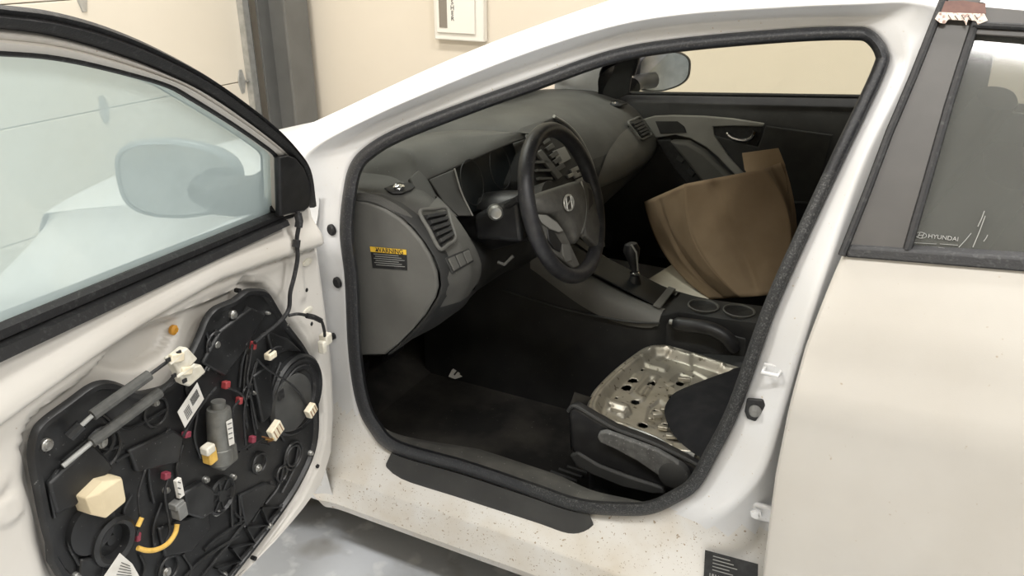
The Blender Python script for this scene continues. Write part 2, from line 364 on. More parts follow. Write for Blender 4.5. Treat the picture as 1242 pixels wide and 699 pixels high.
# ---- aperture ring: stations of four pixel loops  L3 seal edge, L2 ridge, L1 crease, L0 outer edge
ST = [
 ((478,549),(466,574,-.02),(425,583,-.045),(412,613,-.045)),
 ((448,521),(430,541,-.01),(398,568,-.03),(380,600,-.04)),
 ((432,485),(415,500,0),(395,515,-.005),(360,540,0)),
 ((423,425),(410,430,0),(385,440,0),(350,450,.02)),
 ((419,340),(406,343,0),(378,350,0),(345,355,.02)),
 ((413,285),(400,285,0),(372,290,0),(340,290,.02)),
 ((416,240),(400,232,0),(368,238,0),(340,240,.02)),
 ((424,203),(405,190,-.006),(366,205,-.02),(338,195,0)),
 ((442,180),(423,170,-.004),(385,178,-.035),(346,167,.02)),
 ((483,156),(468,145,-.002),(454,141,-.048),(420,130,.03)),
 ((570,122),(556,110,-.002),(541,103,-.048),(535,77,.03)),
 ((640,97),(640,80,-.002),(640,64,-.048),(640,35,.03)),
 ((740,62),(740,46,-.002),(740,33,-.048),(740,2,.03)),
 ((826,47),(826,30,-.002),(826,18,-.048),(826,-18,.03)),
 ((950,36),(950,22,-.002),(950,9,-.048),(950,-32,.03)),
 ((1030,33),(1040,20,-.002),(1045,5,-.048),(1050,-38,.03)),
 ((1058,38),(1080,22,-.012),(1110,4,-.03),(1120,-40,.03)),
 ((1076,62),(1098,55,-.014),(1142,20,-.01),(1180,0,.01)),
 ((1072,90),(1095,95,-.014),(1124,85,.0),(1165,85,.03)),
 ((1025,190),(1048,195,-.02),(1078,190,.01),(1120,190,.03)),
 ((979,289),(1010,305,-.022),(1030,310,.02),(1075,310,.03)),
 ((939,380),(982,390,-.026),(999,395,.03),(1040,395,.03)),
 ((898,495),(953,490,-.028),(969,490,.035),(1010,490,.03)),
 ((868,555),(930,562,-.03),(950,572,.035),(1000,570,.03)),
 ((846,592),(905,598,-.032),(932,620,.03),(990,640,.02)),
 ((820,610),(868,626,-.03),(915,662,.01),(970,700,0)),
 ((790,623),(830,645,-.02),(870,695,-.03),(890,740,-.03)),
 ((753,625),(780,662,-.02),(800,712,-.045),(800,752,-.045)),
 ((700,620),(712,656,-.02),(720,686,-.045),(720,725,-.045)),
 ((640,600),(650,635,-.02),(640,657,-.045),(640,695,-.045)),
 ((563,574),(563,607,-.02),(553,627,-.045),(553,664,-.045)),
]
NR = 31*8
l3px = spl([s[0] for s in ST], NR, True)
loops = []
for li in (3, 2, 1):
    loops.append(spl([tuple(bs(s[li][0], s[li][1], s[li][2])) for s in ST], NR, True))
l3 = [tuple(bs(p[0], p[1], 0)) for p in l3px]
l2 = loops[2]; l1 = loops[1]; l0 = loops[0]
def lerp(a, b, t): return [tuple(np.array(x)*(1-t)+np.array(y)*t) for x, y in zip(a, b)]
rl = [l0, lerp(l0, l1, .35), lerp(l0, l1, .7), lerp(l0, l1, .92), l1, lerp(l1, l2, .12), lerp(l1, l2, .5), lerp(l1, l2, .85), l2, lerp(l2, l3, .2), lerp(l2, l3, .7), l3,
      [tuple(V(p)+V((0, .035, 0))) for p in l3]]
BODY = loft('body_side', rl, 'paint', CAR, cv=True, smooth='open', ang=180)
BODY.data.materials.append(M['sill_paint'])
# lower sill faces carry dirt
bw = WORLD[BODY.name]
for p in BODY.data.polygons:
    c = p.center+bw
    if c.z < .47 and c.x < .05: p.material_index = 1
far = bpy.data.meshes.new('body_side')
v, f = gridf([[my(p) for p in r] for r in rl], False, True)
far.from_pydata([tuple(a) for a in v], [], f); FARB = finish('body_side', far, 'paint', CAR, smooth='open', ang=180)
# rocker underside
sill_idx = [i for i in range(NR) if l0[i][2] < .30 and l0[i][0] < .3]
def rng(a, b): return [k % NR for k in range(a, b)]
bot = rng(25*8, 31*8+9)
loft('rocker_panel', [[V(l0[i])for i in bot], [V((l0[i][0], l0[i][1]+.02, l0[i][2]-.035)) for i in bot], [V((l0[i][0], .3, l0[i][2]-.045)) for i in bot]], 'sill_paint', BODY, smooth='open')
# ---- door aperture seal
cen = np.array([700., 330.])
def pxoff(px, d):
    out = []; n = len(px)
    for i in range(n):
        t = px[(i+2) % n]-px[i-2]; t = t/np.linalg.norm(t); nn = np.array([-t[1], t[0]])
        out.append(px[i]+nn*d)
    return out
sgn = 1 if np.linalg.norm(pxoff(l3px, 10)[60]-cen) < np.linalg.norm(l3px[60]-cen) else -1
def ring(d, off): return [tuple(bs(p[0], p[1], off)) for p in pxoff(l3px, sgn*d)]
seal_rows = [ring(-1, .004), ring(-1, -.010), ring(2, -.021), ring(8, -.024), ring(13, -.019), ring(15, -.008), ring(16, .01), ring(16, .05)]
SEAL = loft('door_seal', seal_rows, 'seal_dusty', CAR, cv=True, smooth='open', ang=60)
SEAL.data.materials.append(M['seal_chalky'])
for p_ in SEAL.data.polygons:
    c_ = p_.center+WORLD[SEAL.name]
    if c_.x > -.62+.25*max(0, c_.z-.5) and c_.z < 1.15: p_.material_index = 1
trim_rows = [ring(12, .02), ring(15, .02), ring(16, .035), ring(10, .05)]
loft('aperture_trim', trim_rows, 'dash_low', CAR, cv=True, smooth='open', ang=60)
# far aperture seal
loft('door_seal', [[my(p) for p in r] for r in seal_rows], 'rubber', CAR, cv=True, smooth='open', ang=60)
# ---- roof and windshield between the two L0 edges
ri = rng(11*8-2, 17*8)
left = [V(l0[i]) for i in ri]
xe = left[-1]
left += [V((.5, xe.y+.01, xe.z-.005)), V((.9, xe.y+.05, xe.z-.05))]
def across(edge, crown, n=11, dx=0.0):
    rows = []
    for p in edge:
        q = my(p); r = []
        for k_ in range(n):
            t = k_/(n-1); b = 4*t*(1-t); r.append(p.lerp(q, t)+V((-dx*b, 0, crown*b)))
        rows.append(r)
    return rows
loft('roof_panel', across(left, .02), 'paint', CAR, smooth='open')
loft('headliner', across([p-V((0, -.03, .035)) for p in left], .01), 'dash_mid', CAR, smooth='open')
wi = rng(8*8+2, 11*8-1)
wl = [V(l0[i])-V((0, -.01, .014)) for i in wi]
loft('windshield', across(wl, .004, dx=.02), 'windshield', CAR, smooth='open')
# interior A pillar trims (both sides)
for side in (0, 1):
    a = [V(l3[i])+V((0, .02, 0)) for i in wi]; b = [V(l0[i])+V((0, .03, -.03)) for i in wi]
    if side: a = [my(p) for p in a]; b = [my(p) for p in b]
    loft('pillar_trim', [a, [x.lerp(y, .5)+V((0, (.02 if not side else -.02), -.01)) for x, y in zip(a, b)], b], 'dash_mid', CAR, smooth='open')

# ---- hood, cowl and left fender, front wheel
def hood_z(x, t):
    u = (-1.42-x)/1.05
    return .945-.20*u-.06*max(u, 0)**2+.05*4*t*(1-t)*(1-.3*u)
rows = []
for i in range(19):
    u = i/18; x = -1.42-1.02*u
    e = .115+.20*u**2
    rows.append([V((x-.10*4*t*(1-t)*1.0+.0, e+(2*CY-2*e)*t, hood_z(x, t))) for t in [k/16 for k in range(17)]])
HOOD = loft('hood', rows, 'paint', CAR, smooth='open')
nose = [[V((p.x-d, p.y, z_)) if z_ else p for p in rows[-1]] for d, z_ in ((0, None), (.04, .64), (.08, .5), (.06, .3), (0, .2))]
loft('front_bumper', nose, 'paint', CAR, smooth='open')
rc = rows[0]
wind0 = across([wl[0]], .004, n=17, dx=.02)[0]
loft('cowl_panel', [[p+V((.0, 0, -.004)) for p in rc], [p.lerp(q, .5)-V((0, 0, .03)) for p, q in zip(rc, wind0)], wind0], 'black', CAR, smooth='open')
wp = [rc[k].lerp(wind0[k], .55)+V((0, 0, .012)) for k in range(2, 9)]
tube('wiper', spl(wp, 20), .007, 'black', CAR)
WCX, WCZ, WR = -1.63, .315, .36
fv, ff = [], []
NX, NZ = 60, 30
for i in range(NX+1):
    x = -1.13-(1.31)*i/NX; u = max(0, (-1.42-x)/1.05)
    for j in range(NZ+1):
        t = j/NZ; zt = hood_z(x, 0); z = .2+(zt-.2)*t
        e = .115+.20*u**2
        y = .035+ .03*max(0, (.45-z)/.25)**2*1 + (e-.035)*hump(z, zt-.22, zt) + .13*max(0, u-.6)**1.5
        fv.append((x, float(y), z))
for i in range(NX):
    for j in range(NZ):
        q = (i*(NZ+1)+j, (i+1)*(NZ+1)+j, (i+1)*(NZ+1)+j+1, i*(NZ+1)+j+1)
        cxx = sum(fv[k_][0] for k_ in q)/4; czz = sum(fv[k_][2] for k_ in q)/4
        if math.hypot(cxx-WCX, czz-WCZ) > WR: ff.append(q)
build('fender', fv, ff, 'paint', CAR, smooth='open', ang=60)
build('fender', [tuple(my(p)) for p in fv], ff, 'paint', CAR, smooth='open', ang=60)
for side in (0, 1):
    yy = .05 if not side else 2*CY-.05; dr = 1 if not side else -1
    prof = [(.20, 0), (.29, .0), (.312, .03), (.315, .1), (.312, .17), (.29, .2), (.2, .2)]
    wh = lathe('front_wheel', (WCX, yy+.02*dr, WCZ), (0, dr, 0), prof, 'tyre', CAR, seg=40)
    lathe('hubcap', (WCX, yy+.02*dr, WCZ), (0, dr, 0), [(.20, .0), (.195, .012), (.14, .02), (.06, .0), (.001, .002)], 'satin', wh, seg=30, cap=False)

# ---- scuff plate on the sill
si_ = [k % NR for k in range(28*8-2, 31*8+1)]
sr_ = []
for t_, h_ in ((.05, -.004), (.06, .008), (.12, .011), (.5, .011), (.88, .011), (.97, .008), (1.0, -.004)):
    row_ = []
    for k_, i in enumerate(si_):
        d_ = min((k_)/7, 1); e_ = min((len(si_)-1-k_)/3, 1)
        tm = min(1-.62*(1-d_)**2.2, 1-.25*(1-e_)**2)
        row_.append(V(l3[i]).lerp(V(l2[i]), t_*tm*.93+.05)+V((0, -.45*h_, .9*h_)))
    sr_.append(row_)
sv_, sf_ = gridf(sr_); ns_ = len(si_)
sf_ += [tuple(k*ns_ for k in range(7)), tuple(k*ns_+ns_-1 for k in range(7))[::-1]]
build('scuff_plate', sv_, sf_, 'dash_low', BODY, smooth='open', ang=40)
# sill inner trim down to the carpet
ti = rng(25*8, 31*8+10)
r14 = ring(14, .03)
ti = rng(26*8, 31*8+8); nt_ = len(ti)
tw = [min(1, (k+1)/22, (nt_-k)/16) for k in range(nt_)]
def tv(o0, o1): return [V(r14[i])+V((0, .002+o0*w, o1*w-.004*(1-w))) for i, w in zip(ti, tw)]
loft('sill_trim', [[V(r14[i])+V((0, -.004, 0)) for i in ti], tv(.03, .003), tv(.055, .0), tv(.065, -.012), [V((r14[i][0], r14[i][1]+.07*w, .20)) for i, w in zip(ti, tw)]], 'sill_plastic', CAR, smooth='open', ang=50)
# ---- body plugs, jamb switch, striker, hinge bolts and label on the body
for (a, b) in ((402, 279), (409, 343)):
    lathe('body_plug', bs(a, b, -.003), (-.25, -1, 0), [(.0125, -.003), (.0125, .002), (.010, .0045), (.001, .005)], 'rubber', BODY, seg=20)
lathe('body_plug', bs(404, 408, -.003), (-.25, -1, 0), [(.0075, -.003), (.0075, .002), (.001, .003)], 'rubber', BODY, seg=16)
sw = bs(917, 496, -.008)
swo = [sw+V((x, 0, z)) for x, z in ((-.017, .019), (.010, .024), (.017, .014), (.015, -.014), (.004, -.023), (-.012, -.021), (-.018, -.008))]
slab('jamb_switch', swo, (0, -.007, 0), 'rubber', BODY, bevel=.003)
lathe('jamb_switch_button', sw+V((.0, -.007, 0)), (0, -1, 0), [(.011, 0), (.010, .006), (.006, .012), (.001, .013)], 'grey_plastic', BODY, seg=16)
st = bs(938, 452, -.014)
tube('door_striker', [st+V((-.015, .0, .006)), st+V((-.015, -.02, .006)), st+V((.010, -.02, .006)), st+V((.012, 0, .006))], .0035, 'paint', BODY)
box('striker_plate', st+V((.0, .004, .004)), (.018, 0, 0), (0, .003, 0), (0, 0, .009), 'paint', BODY, bevel=.002)
hb_ = bs(921, 622, -.006)
box('hinge_bracket', hb_+V((.006, .004, 0)), (.020, 0, 0), (0, .006, 0), (0, 0, .018), 'paint', BODY, bevel=.005)
lathe('hinge_bolt', hb_+V((-.004, -.006, .002)), (0, -1, 0), [(.011, 0), (.011, .005), (.007, .005), (.006, .010), (.001, .010)], 'paint', BODY, seg=6)
lp = [bs(857, 664, -.026), bs(921, 681, -.026), bs(920, 716, -.026), bs(855, 700, -.026)]
ln = (lp[1]-lp[0]).cross(lp[3]-lp[0]).normalized(); ln = ln if ln.y < 0 else -ln
CL = slab('certification_label', [p+ln*.010 for p in lp], ln*.0008, 'print_black', BODY, label='dark certification label with pale fine print')
cr_ = (lp[1]-lp[0]).normalized(); cu_ = (lp[0]-lp[3]).normalized(); cw_ = (lp[1]-lp[0]).length
for k in range(5):
    w_ = cw_*(.36+.08*((k*7) % 3)); c_ = lp[0]+cr_*(.01+w_*.9/2+.006)-cu_*(.008+.0075*k)+ln*.0112
    box('print_line', c_, cr_*w_*.5*.9, cu_*.0009, ln*.0002, 'print_grey', CL)
for k in range(12):
    c_ = lp[0]+cr_*(.012+.0055*k)-cu_*.053+ln*.0112
    box('print_line', c_, cr_*(.0008+.0009*((k*5) % 3)/2), cu_*.006, ln*.0002, 'print_grey', CL)

# ================================================================== rear door
edge = [(918,760),(925,699),(932,640),(940,580),(955,505),(975,430),(992,385),(1008,345),(1022,314)]
E3 = [ou(a, b, -.004) for a, b in edge]
bA, bB = ou(1024, 313, -.010), ou(1242, 331, -.010); BSL = (bB.z-bA.z)/(bB.x-bA.x)
zrows = np.linspace(E3[0].z, E3[-1].z, 26)
rows = []
for z in zrows:
    ex = interp([(p.z, p.x) for p in E3], z); r = []
    zt_ = (z-E3[0].z)/(E3[-1].z-E3[0].z)
    for k in range(26):
        u = k/25; x = ex+(1.02-ex)*u
        zz = z+(BSL*(x-ex)+.006)*zt_
        y = interp(OUT, zz)-.004 - .006*hump(z, .78, .83)*(1-hump(z, .83, .9))
        r.append(V((x, y, zz)))
    r = [V((r[0].x, r[0].y+.05, r[0].z)), V((r[0].x-.001, r[0].y+.012, r[0].z)), V((r[0].x+.003, r[0].y+.003, r[0].z))]+[V((r[0].x+.010, r[0].y, r[0].z))]+r[1:]
    rows.append(r)
rows.insert(0, [V((p.x, p.y+.02, .2)) for p in rows[0]])
RD = loft('rear_door', rows, 'paint_dusty', CAR, smooth='open', ang=40)
# belt moulding
def oul(px, py, off=0): return ou(px, py, off)
b0, b1 = oul(1024, 313, -.010), oul(1242, 331, -.010); t0, t1 = oul(1030, 299, -.010), oul(1242, 313, -.010)
def ext(a, b, k): return a+(b-a)*k
KX = (1.0-b0.x)/(b1.x-b0.x)
bm_ = [b0, ext(b0, b1, KX), ext(t0, t1, KX), t0]
slab('belt_moulding', bm_, V((0, .02, .004)), 'rubber', RD, bevel=.004, label='dull black belt moulding')
# pillar applique
ap = [oul(1026, 304, -.004), oul(1082, 160, -.004), oul(1138, 24, -.004), oul(1150, -10, -.004), oul(1192, -10, -.004), oul(1177, 45, -.004), oul(1150, 130, -.004), oul(1099, 306, -.004)]
slab('pillar_applique', ap, (0, .012, -.002), 'applique', RD, bevel=.002, label='charcoal film covered pillar trim')
tube('applique_edge', [oul(a, b, -.006) for a, b in ((1021, 310), (1052, 232), (1079, 160), (1108, 92), (1135, 24), (1149, -12))], .006, 'rubber', RD)
tube('glass_run', [oul(a, b, -.003) for a, b in ((1100, 304), (1126, 215), (1150, 130), (1165, 82), (1179, 40), (1190, 5))], .0065, 'rubber', RD)
# glass and its frame
ga, gb = oul(1101, 301, .006), oul(1186, 18, .006)
gx = 1.0
gl_bot = [ga, V((gx, ga.y+.004, ga.z+.035))]; gl_top = [gb, V((gx-.1, gb.y+.01, gb.z-.03))]
RG = loft('window_glass', [arc(gl_bot, 12), arc([p.lerp(q, .5) for p, q in zip(gl_bot, gl_top)], 12), arc(gl_top, 12)], 'glass_dark', RD, smooth='open')
fr0, fr1 = oul(1150, -2, -.004), oul(1178, 44, -.004)
fx = [oul(1196, 8, -.006), oul(1242, 12, -.006)]; fb = [oul(1180, 42, -.006), oul(1242, 46, -.006)]
kx = (.98-fx[0].x)/(fx[1].x-fx[0].x); kb = (.98-fb[0].x)/(fb[1].x-fb[0].x)
slab('window_frame', [oul(1148, 4, -.003), ext(fx[0], fx[1], kx), ext(fb[0], fb[1], kb), fb[0], oul(1180, 20, -.003)], (0, .02, -.003), 'applique', RD, bevel=.003)
tube('frame_seal', [oul(1180, 30, -.008), oul(1242, 33, -.008), ext(fb[0], fb[1], kb)+V((0, -.004, .02))], .005, 'rubber', RD)
rt_ = arc([oul(1148, 6, .0), ext(fx[0], fx[1], kx)+V((0, .004, .002))], 12)
re_ = arc([left[-3], left[-2], left[-1]], 12)
loft('roof_side_rail', [rt_, [V(tuple(p)).lerp(V(tuple(q)), .4)+V((0, -.014, .004)) for p, q in zip(rt_, re_)], [V(tuple(p)).lerp(V(tuple(q)), .8)+V((0, -.006, .006)) for p, q in zip(rt_, re_)], re_], 'paint', CAR, smooth='open')
# torn tape over the pillar top
n_ = V((-.1, -.85, .5)).normalized()
slab('brown_tape', [oul(a, b, -.010) for a, b in ((1141, 2), (1168, 1), (1195, 5), (1196, 17), (1170, 18), (1139, 17))], n_*.001, 'tape_brown', RD)
slab('paper_tape', [oul(a, b, -.013) for a, b in ((1139, 15), (1165, 16), (1194, 17), (1198, 25), (1186, 30), (1184, 26), (1174, 24), (1172, 31), (1169, 25), (1150, 24), (1146, 29), (1140, 28), (1134, 23))], n_*.001, 'tape_white', RD, label='torn white paper tape with dark scribbles')
for k in range(5):
    a = oul(1150+k*8, 18+(k % 2), -.0152); b = oul(1154+k*8, 24, -.0152)
    tube('scribble', [a, b], .0006, 'print_black', RD, seg=4)
# brand print on the glass
gr = (gl_bot[1]-gl_bot[0]).normalized(); gu = (gb-ga); gu = (gu-gr*gu.dot(gr)).normalized(); gn = gr.cross(gu); gn = gn if gn.y < 0 else -gn
def gpx(a, b):
    return hit_plane(a, b, ga+gn*.003, gn)
te = gpx(1144, 288.5)
tw_ = (gpx(1162, 288)-gpx(1126, 286)).length
text('brand_print', 'HYUNDAI', tw_/4.3, te, gr, gu, 'print_grey', RG)
lc = gpx(1117, 285.5)
rx_, rz_ = tw_*.19, tw_*.115
tube('brand_oval', [lc+gr*rx_*math.cos(q)+gu*rz_*math.sin(q) for q in [2*math.pi*k/24 for k in range(24)]], tw_*.012, 'print_grey', RG, seg=6, closed=True)
def slant_h(name, c, r, u, n, w, h, t, m, parent):
    g = []
    for sx in (-1, 1):
        g.append(tube_geo([c+r*(sx*w*.5-w*.2)-u*h, c+r*(sx*w*.5-w*.05)-u*h*.3, c+r*(sx*w*.5+w*.05)+u*h*.3, c+r*(sx*w*.5+w*.2)+u*h], t, 6))
    g.append(tube_geo([c-r*w*.5-u*h*.2, c, c+r*w*.5+u*h*.2], t, 6))
    v_, f_ = join_geo(g); return build(name, v_, f_, m, parent)
slant_h('brand_emblem', lc, gr, gu, gn, rx_*.75, rz_*.8, tw_*.014, 'print_grey', RG)
for k, (a, b, a2) in enumerate(((1108, 294.5, 1136), (1140, 296, 1162), (1112, 299, 1130), (1138, 300, 1148))):
    p, q = gpx(a, b), gpx(a2, b+1.6)
    tube('print_line', [p, q], .0004, 'print_grey', RG, seg=4)
for a, b, a2, b2 in ((1163, 300, 1178, 283), (1180, 300, 1195, 262), (1186, 275, 1194, 256), (1193, 293, 1198, 285)):
    tube('scratch', [gpx(a, b), gpx((a+a2)/2+.5, (b+b2)/2), gpx(a2, b2)], .0007, 'print_grey', RG, seg=4)

# rear body behind the rear door, and far rear door
def prof_row(x, zt=1.04):
    return [V((x, interp(OUT, z)+.01, z)) for z in np.linspace(.2, zt, 14)]
loft('rear_quarter', [prof_row(1.03), prof_row(1.5), [p+V((0, .05, 0)) for p in prof_row(1.95)], [V((2.1, .35, p.z)) for p in prof_row(2.1)]], 'paint_dusty', CAR, smooth='open')
loft('rear_quarter', [[my(p) for p in r] for r in (prof_row(-.06), prof_row(1.03), prof_row(1.5), [p+V((0, .05, 0)) for p in prof_row(1.95)], [V((2.1, .35, p.z)) for p in prof_row(2.1)])], 'paint_dusty', CAR, smooth='open')
loft('trunk_lid', [[V((x, y, z)) for y in np.linspace(.1, 2*CY-.1, 9)] for x, z in ((1.45, 1.07), (1.8, 1.05), (2.1, 1.0), (2.14, .8), (2.12, .3))], 'paint_dusty', CAR, smooth='open')
rb_ = left[-1]
loft('rear_window', [[V((rb_.x, y, rb_.z)) for y in np.linspace(rb_.y, 2*CY-rb_.y, 9)], [V((1.47, y, 1.07)) for y in np.linspace(.2, 2*CY-.2, 9)]], 'glass_dark', CAR, smooth='open')

RT = wbox('rear_door_trim', (-.12, 1.64, .25), (1.3, 1.67, 1.02), 'dash_low', CAR, smooth=False)
slab('pillar_trim', [V((-.13, 1.65, 1.0)), V((hy(1196, 118, 1.62).x, 1.65, 1.0)), V((hy(1205, 58, 1.52).x, 1.50, 1.37)), V((-.05, 1.50, 1.37))], (0, -.02, 0), 'dash_low', RT)
wbox('roof_side_trim', (-.1, 1.46, hy(1215, 56, 1.5).z), (1.1, 1.50, 1.42), 'dash_low', RT, smooth=False)
wbox('parcel_shelf', (.95, .2, .98), (1.5, 1.58, 1.02), 'dash_low', CAR, smooth=False)
# ================================================================== driver's door (open)
fe = [sz(a, b) for a, b in ((374,232),(379,262),(387,315),(397,390),(404,450),(406,500),(403,550),(392,585),(370,615),(345,645),(300,693),(286,708))]
fe.sort(key=lambda t: t[1])
ZB = fe[0][1]
def s0(z): return float(np.interp(z, [t[1] for t in fe], [t[0] for t in fe]))
ta, tb = sz(341, 268), sz(0, 434)
def ztop(s): return ta[1]+(tb[1]-ta[1])*(s-ta[0])/(tb[0]-ta[0])
line1 = [sz(a, b) for a, b in ((385,300),(367,305),(322,319),(258,342),(200,375),(159,400),(117,428),(63,466),(0,512),(-60,556))]+[(1.0, .72)]
plate_px = [(36,548),(39,530),(46,516),(60,503),(85,485),(105,470),(120,463),(135,462),(150,467),(166,475),(186,472),(203,466),(217,450),(229,431),(240,408),(250,385),(262,372),(283,363),(298,352),(312,350),(325,354),(337,373),(350,394),(368,418),(379,440),(384,470),(386,500),(385,530),(378,558),(361,593),(340,625),(310,665),(284,698)]
plate_sz = [sz(a, b, .008) for a, b in plate_px]+[(.46, .345), (.58, .36), (.63, .43)]+[sz(a, b, .008) for a, b in ((70,699),(58,660),(50,630),(42,590),(37,565))]
line2 = [sz(a, b) for a, b in ((29,548),(32,528),(41,509),(59,492),(93,469),(119,446),(140,421),(168,400),(200,386),(225,377),(262,363),(291,349),(306,342),(322,343),(340,362),(352,382),(372,410),(385,436),(391,470),(393,500),(392,533),(384,566),(366,602),(346,632),(316,672),(292,700))]+[(.46, .325), (.60, .335), (.67, .42)]+[sz(a, b) for a, b in ((62,699),(50,660),(42,625),(34,585),(30,560))]
def pip(poly, x, y):
    inside = np.zeros(x.shape, bool); n = len(poly)
    for i in range(n):
        (x1, y1), (x2, y2) = poly[i], poly[(i+1) % n]
        if y1 == y2: continue
        c = ((y1 > y) != (y2 > y)) & (x < (x2-x1)*(y-y1)/(y2-y1)+x1); inside ^= c
    return inside
def pdist(poly, x, y, closed=True):
    d = np.full(x.shape, 9.); n = len(poly)
    for i in range(n if closed else n-1):
        a = np.array(poly[i]); b = np.array(poly[(i+1) % n]); ab = b-a
        t = np.clip(((x-a[0])*ab[0]+(y-a[1])*ab[1])/(ab@ab+1e-12), 0, 1)
        d = np.minimum(d, np.hypot(x-a[0]-t*ab[0], y-a[1]-t*ab[1]))
    return d
NU, NV = 150, 130
SS = np.zeros((NV, NU)); ZZ = np.zeros((NV, NU))
for j in range(NV):
    v_ = j/(NV-1)
    for i in range(NU):
        u_ = (i/(NU-1))**1.35
        z = ZB+v_*(.99-ZB); a = s0(z); s = a+(1.04-a)*u_
        zz = ZB+v_*(ztop(s)-ZB); SS[j, i] = s; ZZ[j, i] = zz
ins2 = pip(line2, SS, ZZ); d2 = pdist(line2, SS, ZZ); sd2 = np.where(ins2, d2, -d2)
l1s = np.array(sorted(line1)); z1 = np.interp(SS, l1s[:, 0], l1s[:, 1]); sd1 = ZZ-z1
pocket = [sz(a, b) for a, b in ((122,446),(145,424),(170,405),(205,393),(232,388),(226,412),(214,436),(186,452),(160,452))]
insp = pip(pocket, SS, ZZ); dpk = pdist(pocket, SS, ZZ); sdp = np.where(insp, dpk, -dpk)
OO = .022*hump(sd1, -.004, .012) - .024*hump(sd2, -.004, .010) - .026*hump(sdp, -.003, .010)
OO -= .022*hump(sd1, .022, .075)
OO -= .006*np.exp(-((sd1+.004)/.006)**2) + .005*np.exp(-((sd2+.006)/.004)**2)
# edge rounding near the belt and the front edge; stamped circles and swages by the latch side
OO -= .004*hump(-(SS-SS[:, :1]), -.010, .0)
for (cx_, cy_, r_) in ((10, 618, .022), (-8, 590, .016)):
    a, b = sz(cx_, cy_); rr = np.hypot(SS-a, ZZ-b); OO += .006*(1-hump(rr, r_*.8, r_*1.15))
a, b = sz(300, 343); OO -= .012*(1-hump(np.hypot((SS-a)*.8, ZZ-b), .006, .020))
a, b = sz(362, 320); OO += .004*(1-hump(np.abs(SS-a), .006, .012))*(hump(ZZ, b-.09, b-.07))*(1-hump(ZZ, b+.0, b+.01))
rows = [[D(SS[j, i], OO[j, i], ZZ[j, i]) for i in range(NU)] for j in range(NV)]
def door_ring(o, grow):
    return None
DOOR = loft('driver_door', rows, 'doorpaint', CAR, smooth='open', ang=60)
loop = [(SS[NV-1, i], ZZ[NV-1, i], OO[NV-1, i]) for i in range(NU-1, -1, -1)]+[(SS[j, 0], ZZ[j, 0], OO[j, 0]) for j in range(NV-2, -1, -1)]+[(SS[0, i], ZZ[0, i], OO[0, i]) for i in range(1, NU)]+[(SS[j, NU-1], ZZ[j, NU-1], OO[j, NU-1]) for j in range(1, NV)]
def shr(s, z, g):
    c = (.55, .65); d = V((s-c[0], z-c[1])); L = d.length or 1; d = d/L; return s+d.x*g, z+d.y*g
er = [[D(s, o, z) for s, z, o in loop]]
for g, of in ((.004, -.006), (.005, -.055)):
    er.append([D(*(lambda q: (q[0], of, q[1]))(shr(s, z, g))) for s, z, o in loop])
loft('door_edge', er, 'doorpaint', DOOR, cv=True, smooth='open')
sk = [[D(*(lambda q: (q[0], of, q[1]))(shr(s, z, g))) for s, z, o in loop] for g, of in ((.012, -.055), (.014, -.07), (.0, -.095), (-.12, -.115), (-.3, -.12))]
sv, sf = gridf(sk, False, True); sf.append(tuple(range((len(sk)-1)*len(loop), len(sk)*len(loop))))
build('door_skin', sv, sf, 'paint', DOOR, smooth='open')
# window frame of the door
fo = [sz(a, b, .0) for a, b in ((376,245),(370,206),(354,180),(322,147),(258,99),(193,62),(129,34),(64,15),(0,6))]
fm = [sz(a, b, .0) for a, b in ((374,252),(366,213),(350,190),(322,165),(258,119),(193,86),(129,62),(64,44),(0,35))]
fi = [sz(a, b, -.01) for a, b in ((332,262),(330,200),(328,187),(308,171),(274,148),(225,118),(193,101),(129,83),(64,69),(0,63))]
def extend(c, drop): # beyond the frame: to the latch-side upright
    s, z = c[-1]; s_, z_ = c[-2]; k_ = (z-z_)/(s-s_)
    return c+[(s+.12, z+k_*.09), (s+.24, z+k_*.11-.01), (1.0-drop, z+k_*.1-.05), (1.03-drop, z-.20)]
fo, fm, fi = extend(fo, 0), extend(fm, .02), extend(fi, .05)
fo[-1] = (fo[-1][0], ztop(1.03)); fm[-1] = (fm[-1][0], ztop(1.01)); fi[-1] = (fi[-1][0], ztop(.98))
NF = 90
fo, fm, fi = arc(spl(fo, 200), NF), arc(spl(fm, 200), NF), arc(spl(fi, 200), NF)
def dl(c, o): return [D(p[0], o, p[1]) for p in c]
mid = [(a+b)/2 for a, b in zip(fm, fi)]
loft('window_frame', [dl(fm, -.03), dl(fm, .002), dl(lerp(fm, fi, .25), .010), dl(lerp(fm, fi, .45), .004), dl(lerp(fm, fi, .6), .010), dl(lerp(fm, fi, .92), .008), dl(fi, -.004), dl(fi, -.03)], 'doorpaint', DOOR, smooth='open', ang=50)
loft('frame_weatherstrip', [dl(fo, -.03), dl(fo, .006), dl(lerp(fo, fm, .2), .016), dl(lerp(fo, fm, .4), .012), dl(lerp(fo, fm, .55), .018), dl(lerp(fo, fm, .85), .014), dl(fm, .003)], 'rubber', DOOR, smooth='open', ang=50)
loft('frame_outer', [dl(fo, -.03), dl(fi, -.035)], 'black', DOOR, smooth='open')
tube('glass_run', [D(p[0], .0, p[1]) for p in fi], .0045, 'rubber', DOOR, seg=6)
